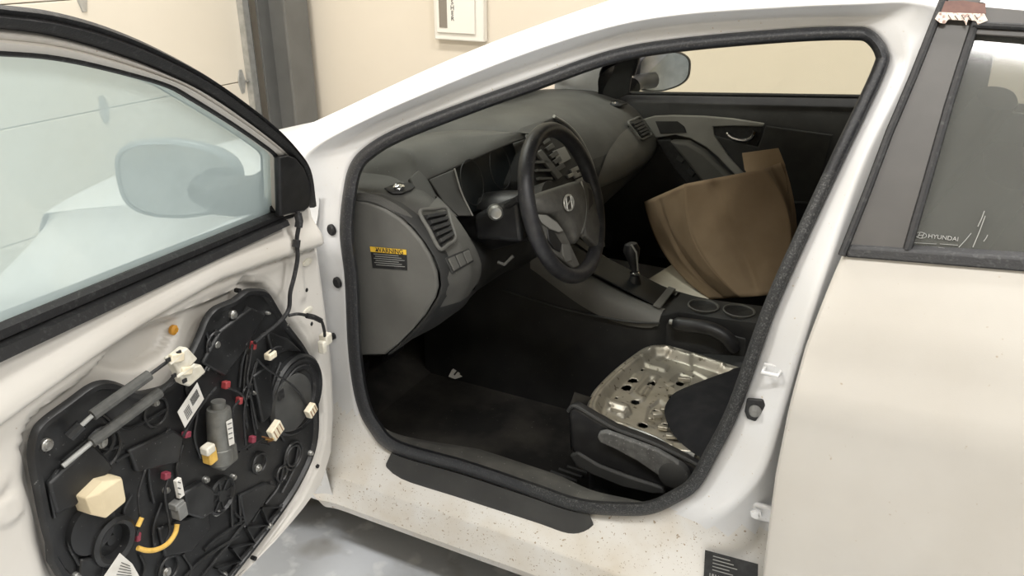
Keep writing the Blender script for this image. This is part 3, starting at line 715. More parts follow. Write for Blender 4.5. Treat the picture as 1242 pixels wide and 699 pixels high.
# belt seal, glass, sail trim
bu = [sz(342, 256, 0), sz(0, 397, 0)]; bl = [sz(342, 272, 0), sz(0, 433, 0)]
def lin(c, s): return c[0][1]+(c[1][1]-c[0][1])*(s-c[0][0])/(c[1][0]-c[0][0])
srange = np.linspace(bu[0][0], 1.02, 40)
bup = [(s, lin(bu, s)) for s in srange]; blp = [(s, lin(bl, s)) for s in srange]
bmid = [((a[0]+b[0])/2, (a[1]+b[1])/2) for a, b in zip(bup, blp)]
def dl0(c, o): return [D(p[0], o, p[1], False) for p in c]
bs_rows = [dl0(bup, -.025), dl0(bup, .006), dl0([(a[0], a[1]*.7+b[1]*.3) for a, b in zip(bup, bmid)], .013), dl0([(a[0], a[1]*.15+b[1]*.85) for a, b in zip(bup, bmid)], .012),
           dl0(bmid, .006), dl0([(a[0], a[1]*.85+b[1]*.15) for a, b in zip(bmid, blp)], .020), dl0([(a[0], a[1]*.2+b[1]*.8) for a, b in zip(bmid, blp)], .024), dl0(blp, .012)]
bv, bf = gridf(bs_rows); nn = len(srange)
bf += [tuple(i*nn for i in range(len(bs_rows))), tuple((i+1)*nn-1 for i in range(len(bs_rows)))[::-1]]
build('belt_weatherstrip', bv, bf, 'rubber', DOOR, smooth='open', ang=40)
gt = [p for p in fi if True]
gtop = arc(fi, 40); gbot = arc([(gtop[0][0], lin(bu, gtop[0][0])-.02), (gtop[-1][0], lin(bu, gtop[-1][0])-.02)], 40)
gtop2 = []
for p in gbot:
    zt_ = float(np.interp(p[0], *zip(*sorted([(q[0], q[1]) for q in fi[4:-6]])))); gtop2.append((p[0], zt_+.01))
GL = loft('window_glass', [dl(lerp(gbot, gtop2, t), -.014) for t in (0, .15, .3, .45, .6, .8, 1)], 'glass_door', DOOR, smooth='open')
sail = [dp(a, b, .004) for a, b in ((331,190),(342,187),(352,191),(362,203),(369,220),(371,238),(369,250),(362,256),(345,259),(333,262),(332,225))]
slab('sail_trim', sail, DN*.014, 'black', DOOR, bevel=.004)
# door mirror seen through the glass
DM = None
mc = hx(216, 219, -1.335)
def mirror_head(c, fdir, wdir, w, h, dpt, housing_m, parent, hname, face_m):
    u = UP; f_ = V(fdir).normalized(); w_ = V(wdir).normalized(); u = f_.cross(w_); u = u if u.z > 0 else -u
    def sup(q, e=.62):
        c_, s_ = math.cos(q), math.sin(q); return math.copysign(abs(c_)**e, c_), math.copysign(abs(s_)**e, s_)
    rows_ = []
    for k_, (sc, dz_) in enumerate(((.90, .004), (.97, .0), (1.0, -.012), (.98, -.3*dpt), (.85, -.65*dpt), (.5, -.93*dpt), (.05, -dpt))):
        r = []
        for q in [2*math.pi*t/36 for t in range(36)]:
            a, b = sup(q)
            taper = 1-.22*(a < 0)*abs(a)
            r.append(c+f_*dz_+w_*(a*w*sc)+u*(b*h*sc*taper))
        rows_.append(r)
    H = loft(hname, rows_, housing_m, parent, cv=True, smooth='open', ang=60)
    rr = []
    for sc in (0.001, .4, .89):
        rr.append([c+f_*(.001)+w_*(sup(q)[0]*w*sc)+u*(sup(q)[1]*h*sc*(1-.22*(sup(q)[0] < 0)*abs(sup(q)[0]))) for q in [2*math.pi*t/36 for t in range(36)]])
    loft('mirror_glass', rr, face_m, H, cv=True, smooth='open')
    return H
mfd = (DD*.94+DN*.34)
DM = mirror_head(mc, mfd, -DN*.94+DD*.34, .132, .084, .09, 'mirror_housing', CAR, 'door_mirror', 'mirror')
s_root = dp(345, 235, -.02)
mr_ = mc+DN*.10-UP*.02
v_, f_ = tube_geo([s_root, s_root.lerp(mr_, .5)-UP*.005, mr_, mc+DN*.05-UP*.01], [.05, .042, .04, .03], 14)
build('mirror_arm', v_, f_, 'black', DM)
# front screw holes, bumps and orange plug in the door panel
for a, b in ((291,353), (372,352), (378,393), (386,566), (310,678)):
    p = dp(a, b, .0); lathe('panel_hole', p, DN, [(.0045, -.01), (.0045, .0004), (.0028, .0007), (.001, .0)], 'rubber', DOOR, seg=12)
lathe('plug', dp(209, 400, -.034), DN, [(.009, 0), (.009, .006), (.005, .009), (.001, .009)], 'orange', DOOR, seg=10, label='small orange plug')
# white stamped tabs on the hinge edge
for a, b in ((372, 318), (373, 377)):
    lathe('stamped_tab', dp(a, b, .0), DN, [(.008, -.002), (.007, .003), (.001, .004)], 'white_plastic', DOOR, seg=10, ell=2.2, ref=UP)
# harness from the sail to the module and connector
hp = spl([tuple(dp(a, b, o)) for a, b, o in ((361,257,.02),(363,270,.03),(360,290,.028),(361,312,.03),(357,335,.028),(352,355,.028),(350,376,.026),(338,392,.03),(322,405,.03),(309,416,.03))], 50)
tube('wiring_harness', hp, .0042, 'rubber', DOOR)
tube('harness_sleeve', [dp(361, 259, .022), dp(363, 268, .03), dp(362, 276, .03)], .0075, 'rubber', DOOR)
tube('harness_clip', [dp(360, 291, .03), dp(359, 300, .03)], .0075, 'rubber', DOOR)
hp2 = spl([tuple(dp(a, b, o)) for a, b, o in ((350,383,.026),(361,381,.035),(373,383,.04),(384,386,.045),(390,390,.045),(393,400,.04),(394,408,.035))], 30)
tube('wiring_harness', hp2, .0032, 'rubber', DOOR)
tube('harness_sleeve', [dp(372, 383, .04), dp(381, 385, .045), dp(389, 389, .045)], .0055, 'rubber', DOOR)
wc = dp(395, 411, .03)
box('pillar_connector', wc, DD*.011, DN*.010, UP*.012, 'white_plastic', DOOR, bevel=.003)
box('pillar_connector', dp(391, 421, .03), DD*.006, DN*.008, UP*.014, 'white_plastic', DOOR, bevel=.003)
box('connector_boot', dp(399, 409, .03), DD*.006, DN*.008, UP*.009, 'rubber', DOOR, bevel=.003)

# ================================================================== door module
MO = .008
rowsP = [D(s, MO, z) for s, z in plate_sz]
PS = [tuple(p) for p in spl(plate_sz, len(plate_sz)*3, True)]
def plate_ring(o, g):
    n = len(PS); out = []
    for i in range(n):
        t = np.array(PS[(i+1) % n])-np.array(PS[i-1]); t /= (np.linalg.norm(t)+1e-9); nn_ = np.array([-t[1], t[0]])
        out.append(D(PS[i][0]+nn_[0]*g*PSG, o, PS[i][1]+nn_[1]*g*PSG))
    return out
areaP = sum(PS[i][0]*PS[(i+1) % len(PS)][1]-PS[(i+1) % len(PS)][0]*PS[i][1] for i in range(len(PS)))
PSG = 1 if areaP > 0 else -1
pr = [plate_ring(MO-.012, .010), plate_ring(MO-.006, 0), plate_ring(MO, 0), plate_ring(MO+.005, .004), plate_ring(MO+.005, .011), plate_ring(MO-.002, .015)]
pv, pf = gridf(pr, False, True); npp = len(PS); pf.append(tuple(range(5*npp, 6*npp)))
MOD = build('door_module', pv, pf, 'module', CAR, smooth='open', ang=40)
MB = MO-.002     # module base level
def mp(a, b, o=0.0): return dp(a, b, MB+o)
# raised pads, channels and ribs of the carrier
def pad(pts, h, name='carrier_pad', m='module', bev=.004): return slab(name, [mp(a, b, -.002) for a, b in pts], DN*(h+.002), m, MOD, bevel=bev)
pad([(52,585),(105,535),(122,552),(132,566),(85,612),(62,622)], .010)
pad([(150,545),(205,520),(218,528),(212,560),(186,566),(160,572)], .009)
pad([(240,440),(262,400),(300,372),(318,380),(296,420),(268,456)], .008)
pad([(215,596),(238,582),(252,592),(252,618),(238,628),(219,622)], .014)
pad([(188,640),(248,618),(252,640),(228,668),(196,676)], .007)
pad([(286,600),(318,584),(332,588),(318,606),(294,640)], .008)
pad([(92,676),(122,672),(118,699),(90,710)], .010)
pad([(318,400),(345,410),(362,426),(345,424),(325,432)], .010)
pad([(300,455),(322,440),(326,500),(312,512)], .012)
def rib(pts, r=.0028, name='rib', h=.004, n=None):
    P3 = [tuple(mp(a, b, h)) for a, b in pts]
    return tube(name, spl(P3, n or 4*len(P3)) if len(P3) > 2 else P3, r, 'module', MOD, seg=6)
def ring_rib(a, b, rad, r=.0028, h=.005, ex=1.0):
    c = mp(a, b, h); return tube('ring_rib', [c+DD*rad*math.cos(q)+UP*rad*ex*math.sin(q) for q in [2*math.pi*k/28 for k in range(28)]], r, 'module', MOD, seg=6, closed=True)
for pts in ([(70,570),(60,590),(66,628)], [(75,560),(112,530)], [(108,536),(130,545),(150,540)], [(140,560),(165,548),(190,552)], [(122,500),(150,520),(175,512),(205,495)],
            [(230,440),(226,470),(232,492)], [(250,400),(256,430),(246,455)], [(262,400),(262,425),(252,450)], [(300,372),(276,412),(262,440)], [(318,382),(296,430),(290,470)],
            [(300,430),(296,470),(300,520)], [(312,438),(304,480),(310,530)], [(240,500),(236,530),(244,556)], [(222,540),(214,570),(222,590)], [(206,520),(186,545),(180,575),(186,610)],
            [(196,610),(186,640),(188,668)], [(280,600),(282,640)], [(290,600),(292,636)], [(302,604),(300,622),(292,628),(284,622)], [(316,590),(306,622),(296,640)],
            [(330,585),(318,612),(306,634)], [(345,560),(338,590),(322,612)], [(362,540),(356,570),(342,598)], [(248,668),(268,650),(300,628),(322,606)], [(224,700),(250,676),(290,650)],
            [(170,672),(176,688),(170,710)], [(222,672),(232,690),(224,712)], [(200,680),(206,700)], [(90,632),(84,660),(96,685)], [(160,600),(150,620),(156,640)], [(340,440),(330,470),(332,510),(345,535)]):
    rib(pts)
# zig-zag stiffening ribs along the lower edge
zz = []
for k in range(9):
    t = k/8; a0 = np.array((250, 700))*(1-t)+np.array((322, 602))*t; a1 = np.array((272, 700))*(1-t)+np.array((338, 614))*t
    zz.append(tuple(a0 if k % 2 else a1))
for p, q in zip(zz[:-1], zz[1:]): slab('stiffener', [mp(*p), mp(*q), mp(*q)+DD*.0025, mp(*p)+DD*.0025], DN*.012, 'module', MOD)
rib([(246,700),(285,650),(322,600)], .003); rib([(276,700),(310,655),(342,612)], .003)
# left round cup with sleeve
cc = mp(131, 654, 0)
lathe('carrier_cup', cc, DN, [(.040, -.002), (.040, .016), (.034, .020), (.028, .016), (.026, .002), (.010, .002), (.008, .008), (.001, .009)], 'module', MOD, seg=30)
cc2 = mp(108, 640, 0)
lathe('carrier_cup', cc2, DN, [(.042, -.002), (.040, .010), (.030, .012), (.001, .012)], 'module', MOD, seg=30)
# regulator drum with spokes
dc = mp(264, 600, 0)
lathe('regulator_drum', dc, DN, [(.036, -.002), (.036, .010), (.032, .013), (.029, .007), (.012, .007), (.011, .013), (.001, .013)], 'module', MOD, seg=30)
for k in range(8):
    q = 2*math.pi*k/8; e = DD*math.cos(q)+UP*math.sin(q)
    tube('drum_spoke', [dc+DN*.009+e*.010, dc+DN*.009+e*.031], .0018, 'module', MOD, seg=6)
for a, b, r_ in ((125, 537, .020), (124, 545, .034), (190, 500, .024), (315, 562, .020), (356, 553, .030), (356, 553, .022), (262, 418, .022), (205, 690, .022), (300, 476, .012), (342, 575, .016)): ring_rib(a, b, r_)
# bolts
BP = [(262,418,.0095,1.4),(283,382,.0085,1.3),(189,489,.006,1),(124,537,.0095,1.4),(57,540,.0095,1.2),(250,582,.007,1),(283,579,.0065,1),(313,568,.0085,1.5),(263,622,.0075,1.2),(327,638,.0075,1),(202,595,.006,1),(308,476,.0055,1),(340,423,.0045,1),(377,550,.006,1),(202,694,.009,1.2),(272,697,.006,1),(93,699,.006,1),(348,394,.004,1),(325,380,.0035,1)]
for a, b, r_, e_ in BP:
    p = mp(a, b, .004)
    lathe('bolt', p, DN, [(r_, -.006), (r_, .0015), (r_*.85, .003), (r_*.72, .003), (r_*.6, .0055), (.0008, .006)], 'bolt', MOD, seg=12, ref=DD)
# speaker
spc = mp(356, 478, .0); 
spk = lathe('speaker', spc, DN, [(.086, -.004), (.086, .010), (.081, .015), (.075, .013), (.070, .016), (.064, .015), (.060, .010), (.030, -.001), (.001, -.004)], 'module', MOD, seg=44, label='round black door speaker')
lathe('speaker_surround', spc, DN, [(.066, .013), (.063, .0175), (.056, .0165), (.052, .010)], 'rubber', spk if False else MOD, seg=40, cap=False)
lathe('speaker_cone', mp(349, 487, .004), DN, [(.062, .004), (.060, .015), (.052, .019), (.030, .021), (.001, .0215)], 'cone', MOD, seg=36)
box('speaker_vent', mp(341, 479, .026), DD*.009, DN*.001, UP*.011, 'rubber', MOD, bevel=.003)
tube('speaker_wire', spl([tuple(mp(a, b, .03)) for a, b in ((312,436),(322,446),(335,455),(350,464),(362,476),(370,488),(373,494))], 30), .0022, 'rubber', MOD, seg=6)
# motor: cast cylinder with flats, neck and sticker
m0, m1 = mp(265, 495, .028), mp(268, 560, .028); ma = (m1-m0).normalized(); mlen = (m1-m0).length
MT = lathe('window_motor', m0, ma, [(.006, -.013), (.0125, -.013), (.0125, 0), (.020, .001), (.0215, .008), (.0215, mlen*.72), (.0225, mlen*.73), (.0225, mlen), (.016, mlen+.006), (.001, mlen+.007)], 'motor', MOD, seg=18, label='cast grey window motor')
box('motor_gearbox', mp(271, 552, .016), DD*.022, DN*.016, UP*.020, 'motor', MOD, bevel=.006)
sr = DD*.005
slab('motor_sticker', [mp(a, b, .051) for a, b in ((274,512),(281,508),(284,538),(278,541))], DN*.001, 'label_white', MOD)
for k in range(4):
    tube('print_line', [mp(276+k*.6, 515+k*6, .0525), mp(281+k*.4, 513+k*6, .0525)], .0008, 'print_black', MOD, seg=4)
box('motor_connector', mp(254, 552, .03), DD*.0095, DN*.010, UP*.015, 'yellow_wire', MOD, bevel=.003)
box('motor_connector', mp(252, 545, .034), DD*.0105, DN*.009, UP*.008, 'white_plastic', MOD, bevel=.003)
# bar-code label
def quadlabel(name, pts, o, lines, m='label_white', pm='print_black', lab=None):
    P = [mp(a, b, o) for a, b in pts]; lb = slab(name, P, DN*.0008, m, MOD, label=lab)
    for (u0, v0, u1, v1, th) in lines:
        q = lambda u, v: (P[0]*(1-u)+P[1]*u)*(1-v)+(P[3]*(1-u)+P[2]*u)*v
        tube('print_line', [q(u0, v0)+DN*.001, q(u1, v1)+DN*.001], th, pm, lb, seg=4)
    return lb
quadlabel('barcode_label', [(239,464),(247,484),(224,519),(215,500)], .018, [(.2+.0*i, .12+i*.028, .62, .12+i*.028, .0005) for i in range(13)]+[(.3, .58+i*.045, .85, .58+i*.045, .0006) for i in range(6)], lab='white bar code label')
quadlabel('paper_tag', [(145,671),(160,684),(172,705),(122,705)], .02, [(.3, .25+.12*i, .75, .25+.12*i, .0007) for i in range(5)], lab='torn white paper tag')
# clips
for a, b, m_, sx, sy in ((274,467,'red',.008,.009),(290,486,'red',.006,.009),(307,419,'red',.005,.010),(306,533,'pinkred',.007,.009),(226,527,'pinkred',.008,.007),(201,577,'pinkred',.008,.008),(166,651,'pinkred',.005,.010)):
    box('clip', mp(a, b, .010), DD*sx*.75+UP*sx*.25, DN*.006, UP*sy*.72-DD*sy*.25, m_, MOD, bevel=.002, label='small red plastic clip')
# cable sleeves and rods
def sleeve(name, p, q, o0, o1, r, m='sleeve', seg=10): return tube(name, [mp(*p, o0), mp((p[0]+q[0])/2, (p[1]+q[1])/2, (o0+o1)/2), mp(*q, o1)], r, m, MOD, seg=seg)
sleeve('cable_sleeve', (181, 455), (112, 504), .045, .030, .0085)
sleeve('cable_rod', (112, 504), (99, 516), .030, .024, .0035, 'galv')
sleeve('cable_rod', (203, 439), (181, 455), .050, .045, .0028, 'black')
sleeve('cable_guide', (99, 515), (84, 530), .020, .012, .009, 'module')
sleeve('cable_sleeve', (194, 476), (111, 537), .036, .022, .0085)
sleeve('cable_rod', (111, 537), (76, 566), .020, .012, .004, 'galv')
sleeve('cable_rod', (212, 461), (194, 476), .042, .036, .0032, 'black')
# white cable end bracket
P = [mp(a, b, .045) for a, b in ((197,434),(217,419),(230,433),(219,445),(234,440),(240,449),(220,467),(212,463),(207,452),(203,444))]
slab('cable_bracket', P, DN*.018, 'white_plastic', MOD, bevel=.003, label='white cable end bracket')
box('cable_bracket_lug', mp(214, 434, .064), DD*.013+UP*.004, DN*.004, UP*.007-DD*.002, 'cream_plastic', MOD, bevel=.002)
box('cable_bracket_lug', mp(226, 450, .064), DD*.010+UP*.004, DN*.004, UP*.006-DD*.002, 'cream_plastic', MOD, bevel=.002)
for a, b in ((204,437),(211,456),(224,462),(217,428)): box('bracket_slot', mp(a, b, .0655), DD*.004, DN*.0015, UP*.003, 'print_black', MOD)
tube('bracket_rail', [mp(206, 442, .066), mp(220, 430, .066)], .0025, 'white_plastic', MOD, seg=6)
tube('bracket_rail', [mp(214, 458, .066), mp(236, 443, .066)], .0025, 'white_plastic', MOD, seg=6)
# foam block
f0 = [mp(a, b, .038) for a, b in ((121,599),(148,581),(153,609),(129,629))]
bk = [p - DN*.035+DD*.0 for p in f0]
FB = [mp(103, 605, .028), mp(111, 625, .028), mp(124, 584, .028), mp(147, 579, .02)]
fvv = f0+[FB[0], FB[1], FB[2], FB[3]]+[p-DN*.03 for p in (FB[0], FB[1], FB[2], FB[3])]+[p-DN*.04 for p in f0]
bmf = bmesh.new()
for p in fvv: bmf.verts.new(p)
bmesh.ops.convex_hull(bmf, input=bmf.verts)
mf_ = bpy.data.meshes.new('foam_block'); bmf.to_mesh(mf_); bmf.free()
finish('foam_block', mf_, 'foam', MOD, smooth=False, bevel=.002, label='cream foam block')
# taped connector and yellow wire
box('connector_body', mp(217, 619, .022), DD*.0095, DN*.010, UP*.014, 'grey_plastic', MOD, bevel=.002)
box('connector_body', mp(214, 612, .022), DD*.010, DN*.009, UP*.006, 'grey_plastic', MOD, bevel=.002)
box('wire_label', mp(217, 592, .024), DD*.0058, DN*.004, UP*.018, 'label_white', MOD, bevel=.001)
box('connector_body', mp(217, 604, .020), DD*.005, DN*.005, UP*.006, 'black', MOD, bevel=.001)
for k in range(3): tube('print_line', [mp(216, 585+k*7, .0285), mp(219, 586+k*7, .0285)], .001, 'print_black', MOD, seg=4)
tube('yellow_wire', spl([tuple(mp(a, b, o)) for a, b, o in ((215,636,.022),(212,648,.024),(203,660,.026),(190,667,.026),(178,668,.024),(167,665,.020))], 30), .0042, 'yellow_wire', MOD)
tube('yellow_wire', [mp(172, 628, .02), mp(167, 639, .02)], .004, 'yellow_wire', MOD)
# white multi-way connectors with wires
def multiway(a, b, w, h, tilt, wires):
    c = mp(a, b, .04); e1 = DD*math.cos(tilt)+UP*math.sin(tilt); e2 = UP*math.cos(tilt)-DD*math.sin(tilt)
    cn = box('white_connector', c, e1*w, DN*.007, e2*h, 'cream_plastic', MOD, bevel=.002, label='cream multi-way wire connector')
    for k_ in range(3): box('connector_slot', c+e1*(w*(k_-1)*.6)+DN*.0072, e1*.0008, DN*.0006, e2*h*.75, 'brown_wire', cn)
    for k_, (q, m_) in enumerate(wires):
        st_ = c+e1*w*.9+e2*h*(-.7+.5*k_)
        tube('connector_wire', spl([tuple(st_), tuple(st_.lerp(mp(*q, .02), .5)+DN*.012), tuple(mp(*q, .012))], 12), .0018, m_, cn, seg=6)
multiway(334, 522, .016, .014, -.35, [((318, 530), 'brown_wire'), ((321, 533), 'yellow_wire'), ((325, 536), 'brown_wire')])
multiway(377, 498, .013, .011, -.35, [((372, 488), 'brown_wire'), ((375, 487), 'yellow_wire')])
box('white_connector', mp(328, 431, .02), DD*.011, DN*.008, UP*.007, 'cream_plastic', MOD, bevel=.003)
tube('speaker_lead', spl([tuple(mp(a, b, .022)) for a, b in ((326,430),(334,422),(341,421))], 10), .002, 'rubber', MOD)
# wire bundles over the carrier
for pts in ([(306,418),(303,440),(300,462),(306,490),(312,520)], [(310,440),(302,470),(296,500),(298,540)], [(300,545),(318,534),(330,530)], [(290,486),(282,500),(284,530),(288,548)], [(262,470),(246,490),(232,510),(222,530)], [(166,650),(170,630),(168,600),(176,570)], [(290,548),(310,538),(326,540)], [(276,470),(292,478),(300,492)], [(204,580),(200,600),(206,640),(200,660)]):
    tube('wire_bundle', spl([tuple(mp(a, b, .014)) for a, b in pts], 24), .0024, 'rubber', MOD, seg=6)

# ================================================================== dashboard
# cross section (x,z) at stations along y
SEC = [
 (.165, [(-1.48,.93),(-1.30,.965),(-1.12,.975),(-1.02,.970),(-.955,.945),(-.900,.895),(-.858,.82),(-.90,.745),(-.955,.685),(-1.02,.612),(-1.10,.59),(-1.40,.57)]),
 (.25,  [(-1.50,.935),(-1.30,.975),(-1.12,.988),(-1.02,.985),(-.945,.955),(-.885,.90),(-.842,.82),(-.875,.735),(-.93,.67),(-1.02,.61),(-1.10,.59),(-1.40,.57)]),
 (.325, [(-1.52,.94),(-1.32,.98),(-1.14,.995),(-1.05,.988),(-.97,.955),(-.905,.895),(-.855,.81),(-.88,.73),(-.93,.67),(-1.02,.61),(-1.10,.59),(-1.40,.57)]),
 (.36,  [(-1.52,.94),(-1.34,.985),(-1.2,.995),(-1.14,.985),(-1.10,.94),(-1.08,.88),(-.90,.80),(-.90,.72),(-.94,.66),(-1.02,.61),(-1.10,.59),(-1.40,.57)]),
 (.52,  [(-1.55,.945),(-1.36,.99),(-1.22,1.0),(-1.15,.99),(-1.11,.94),(-1.09,.87),(-.94,.80),(-.93,.72),(-.96,.66),(-1.02,.61),(-1.10,.59),(-1.40,.57)]),
 (.70,  [(-1.56,.945),(-1.36,.995),(-1.20,1.01),(-1.13,1.0),(-1.09,.95),(-1.06,.87),(-.93,.80),(-.92,.72),(-.95,.66),(-1.02,.61),(-1.10,.59),(-1.40,.57)]),
 (.75,  [(-1.56,.945),(-1.36,1.0),(-1.14,1.025),(-1.02,1.02),(-.965,.985),(-.93,.92),(-.88,.82),(-.87,.72),(-.92,.66),(-1.0,.61),(-1.10,.59),(-1.40,.57)]),
 (.89,  [(-1.57,.945),(-1.36,1.0),(-1.14,1.03),(-1.0,1.03),(-.935,.995),(-.90,.92),(-.85,.82),(-.84,.72),(-.88,.66),(-.98,.61),(-1.10,.59),(-1.40,.57)]),
 (1.02, [(-1.56,.945),(-1.36,1.0),(-1.14,1.02),(-1.0,1.015),(-.94,.975),(-.90,.90),(-.865,.82),(-.88,.72),(-.92,.66),(-1.0,.61),(-1.10,.59),(-1.40,.57)]),
 (1.25, [(-1.54,.94),(-1.34,.985),(-1.14,1.0),(-1.03,.99),(-.945,.955),(-.88,.89),(-.84,.81),(-.89,.72),(-.95,.66),(-1.02,.61),(-1.10,.59),(-1.40,.57)]),
 (1.48, [(-1.50,.94),(-1.30,.985),(-1.14,.997),(-1.05,.985),(-.955,.95),(-.88,.885),(-.838,.80),(-.90,.72),(-.97,.66),(-1.04,.61),(-1.10,.59),(-1.40,.57)]),
 (1.64, [(-1.48,.935),(-1.30,.972),(-1.14,.98),(-1.07,.972),(-.965,.94),(-.895,.875),(-.855,.80),(-.92,.72),(-.99,.66),(-1.05,.60),(-1.10,.59),(-1.40,.57)]),
]
def sec(y):
    ys = [s[0] for s in SEC]; P = np.array([s[1] for s in SEC], float)
    return [(float(np.interp(y, ys, P[:, k, 0])), float(np.interp(y, ys, P[:, k, 1]))) for k in range(P.shape[1])]
def sec_smooth(y, n=45): return spl([(a, b) for a, b in sec(y)], n)
ysamp = np.r_[np.linspace(.165, .33, 8), .345, .36, np.linspace(.38, .70, 10), .715, .735, .75, np.linspace(.78, 1.64, 26)]
def dash_pt(y, t, off=0.0):
    """point on the dash section, t in section index units"""
    c = sec_smooth(y, 45); i = t*44/11; k = int(min(i, 43)); u = i-k
    p = c[k]*(1-u)+c[k+1]*u; d = c[k+1]-c[k]; d = d/np.linalg.norm(d); nn = np.array([-d[1], d[0]])
    return V((p[0]+nn[0]*off, y, p[1]+nn[1]*off))
DASH_rows = [[V((p[0], y, p[1])) for p in sec_smooth(y)[:22]] for y in ysamp]
DASH = loft('dashboard', DASH_rows, 'dash_top', CAR, smooth='open', ang=50)
DASH.data.materials.append(M['dash_low'])
for p_ in DASH.data.polygons:
    c_ = p_.center+WORLD[DASH.name]
    if .338 < c_.y < .74 and c_.z < .985 and c_.x > -1.135: p_.material_index = 1
KP = loft('knee_panel', [[V((p[0], y, p[1])) for p in sec_smooth(y)[21:]] for y in ysamp], 'dash_low', DASH, smooth='open', ang=50)
# grey bolster at the driver's end (vent and switch area)
yb = np.linspace(.178, .335, 12)
EB = loft('end_bolster', [[dash_pt(y, t, .004) for t in np.linspace(4.05, 6.9 if y < .30 else 6.6, 18)] for y in yb], 'dash_mid', DASH, smooth='open', ang=50)
loft('lower_bolster', [[dash_pt(y, t, .003) for t in np.linspace(6.8, 8.6, 10)] for y in np.linspace(.178, .36, 10)], 'dash_low', DASH, smooth='open')
from mathutils.bvhtree import BVHTree
def bvh_of(*obs):
    vv, fff = [], []
    for o in obs:
        k0_ = len(vv); vv += [v.co+WORLD[o.name] for v in o.data.vertices]; fff += [tuple(i+k0_ for i in p.vertices) for p in o.data.polygons]
    return BVHTree.FromPolygons(vv, fff)
DB = bvh_of(DASH, EB, KP)
def dh(px, py, off=0.0):
    d_ = ray(px, py).normalized(); h, n, i, t = DB.ray_cast(CAM, d_)
    if h is None: return None
    return h-d_*off
def proj(p):
    q = p-CAM; w_ = q.dot(cdir); return (621+FPX*q.dot(crt)/w_, 349.5-FPX*q.dot(cup)/w_)
# end cap facing the door
cap_px = [(429,246),(434,241),(450,244),(470,252),(488,264),(500,275),(513,290),(524,308),(532,328),(534,346),(530,360),(518,380),(503,398),(485,416),(470,428),(441,429),(436,380),(431,300)]
cap = [hy(a, b, .170) for a, b in cap_px]
CAPO = slab('end_cap', cap, (0, -.012, 0), 'dash_mid', DASH, bevel=.005, bseg=3)
# rim around the cap
rim_px = [(433,238),(455,241),(478,251),(496,264),(510,278),(523,296),(533,312),(540,330),(542,347),(537,363),(525,382),(509,401),(490,419),(474,430)]
rim = [hy(a, b, .172) for a, b in rim_px]
rimi = [hy(a, b, .166) for a, b in [(432,243),(450,245),(470,253),(489,265),(501,276),(514,291),(525,309),(533,328),(535,346),(531,360),(519,380),(504,398),(486,416),(471,428)]]
rv, rf = gridf([[p+V((0, .03, 0)) for p in rim], rim, [p.lerp(q, .5)-V((0, .006, 0)) for p, q in zip(rim, rimi)], rimi])
build('cap_rim', rv, rf, 'dash_low', DASH, smooth='open', ang=40)
# dark upper pad lip over the cap
lip = spl([tuple(hy(a, b, y)) for a, b, y in ((428,240,.17),(455,243,.17),(480,255,.175),(497,268,.18))], 16)
tube('dash_lip', lip, .012, 'dash_top', DASH)
# warning label
wl_ = [hy(a, b, .1575) for a, b in ((449,299),(493,303),(494,328),(452,325))]
WLB = slab('warning_label', wl_, (0, -.0006, 0), 'print_black', CAPO, label='black warning label with yellow header')
wy_ = [wl_[0], wl_[1], wl_[1].lerp(wl_[2], .24), wl_[0].lerp(wl_[3], .24)]
slab('warning_header', [p+V((0, -.0006, 0)) for p in wy_], (0, -.0006, 0), 'label_yellow', CAPO)
wc_ = (wy_[0]+wy_[1]+wy_[2]+wy_[3])/4+V((.004, -.0015, 0)); wr_ = (wy_[1]-wy_[0])
text('warning_word', 'WARNING', wr_.length*.155, wc_, wr_, UP, 'print_black', CAPO)
tri = [wy_[0].lerp(wy_[1], t)+V((0, -.0016, z)) for t, z in ((.15, -.0095), (.24, -.0095), (.195, -.003))]
slab('warning_triangle', tri, (0, -.0004, 0), 'print_black', CAPO)
for k in range(6):
    a = wl_[0].lerp(wl_[3], .33+.1*k)+V((0, -.0009, 0)); b = wl_[1].lerp(wl_[2], .33+.1*k)+V((0, -.0009, 0))
    e0, e1 = (.08, .78+.1*(k % 3)*.8)
    tube('print_line', [a.lerp(b, e0+.04*(k % 2)), a.lerp(b, e1)], .0008, 'print_grey', CAPO, seg=4)
# vent on driver's side : frame, cavity, louvres, tab
def vent(quad, depthdir, n, name, frame_m, nl, parent):
    A, B, C_, D_ = quad   # tl,tr,br,bl
    q = lambda u, v: (A*(1-u)+B*u)*(1-v)+(D_*(1-u)+C_*u)*v
    c = slab(name, quad, V(depthdir)*.012, 'print_black', parent, label='black air vent')
    fo_ = [q(*t) for t in ((-.12, -.10), (.5, -.14), (1.12, -.10), (1.14, .5), (1.12, 1.08), (.5, 1.12), (-.12, 1.08), (-.14, .5))]
    tube('vent_frame', spl([tuple(p+V(n)*.002) for p in fo_], 40, True), .0045, frame_m, parent, closed=True)
    for k in range(nl):
        v0 = (k+.5)/nl
        a, b = q(.04, v0)+V(n)*.004, q(.96, v0)+V(n)*.004
        up_ = (A-D_).normalized()
        box('louvre', (a+b)/2, (b-a)/2, V(n)*.006, up_*.0042, 'dash_low', c, bevel=.001)
    a, b = q(.45, .05)+V(n)*.010, q(.45, .95)+V(n)*.010
    return c
vq = [dh(511, 264), dh(536, 260), dh(546, 291), dh(530, 301)]
vn = (vq[1]-vq[0]).cross(vq[3]-vq[0]).normalized(); vn = vn if vn.x > 0 else -vn
vq = [p+vn*.010 for p in vq]
VN = vent(vq, -vn, vn, 'air_vent', 'dash_mid', 5, DASH)
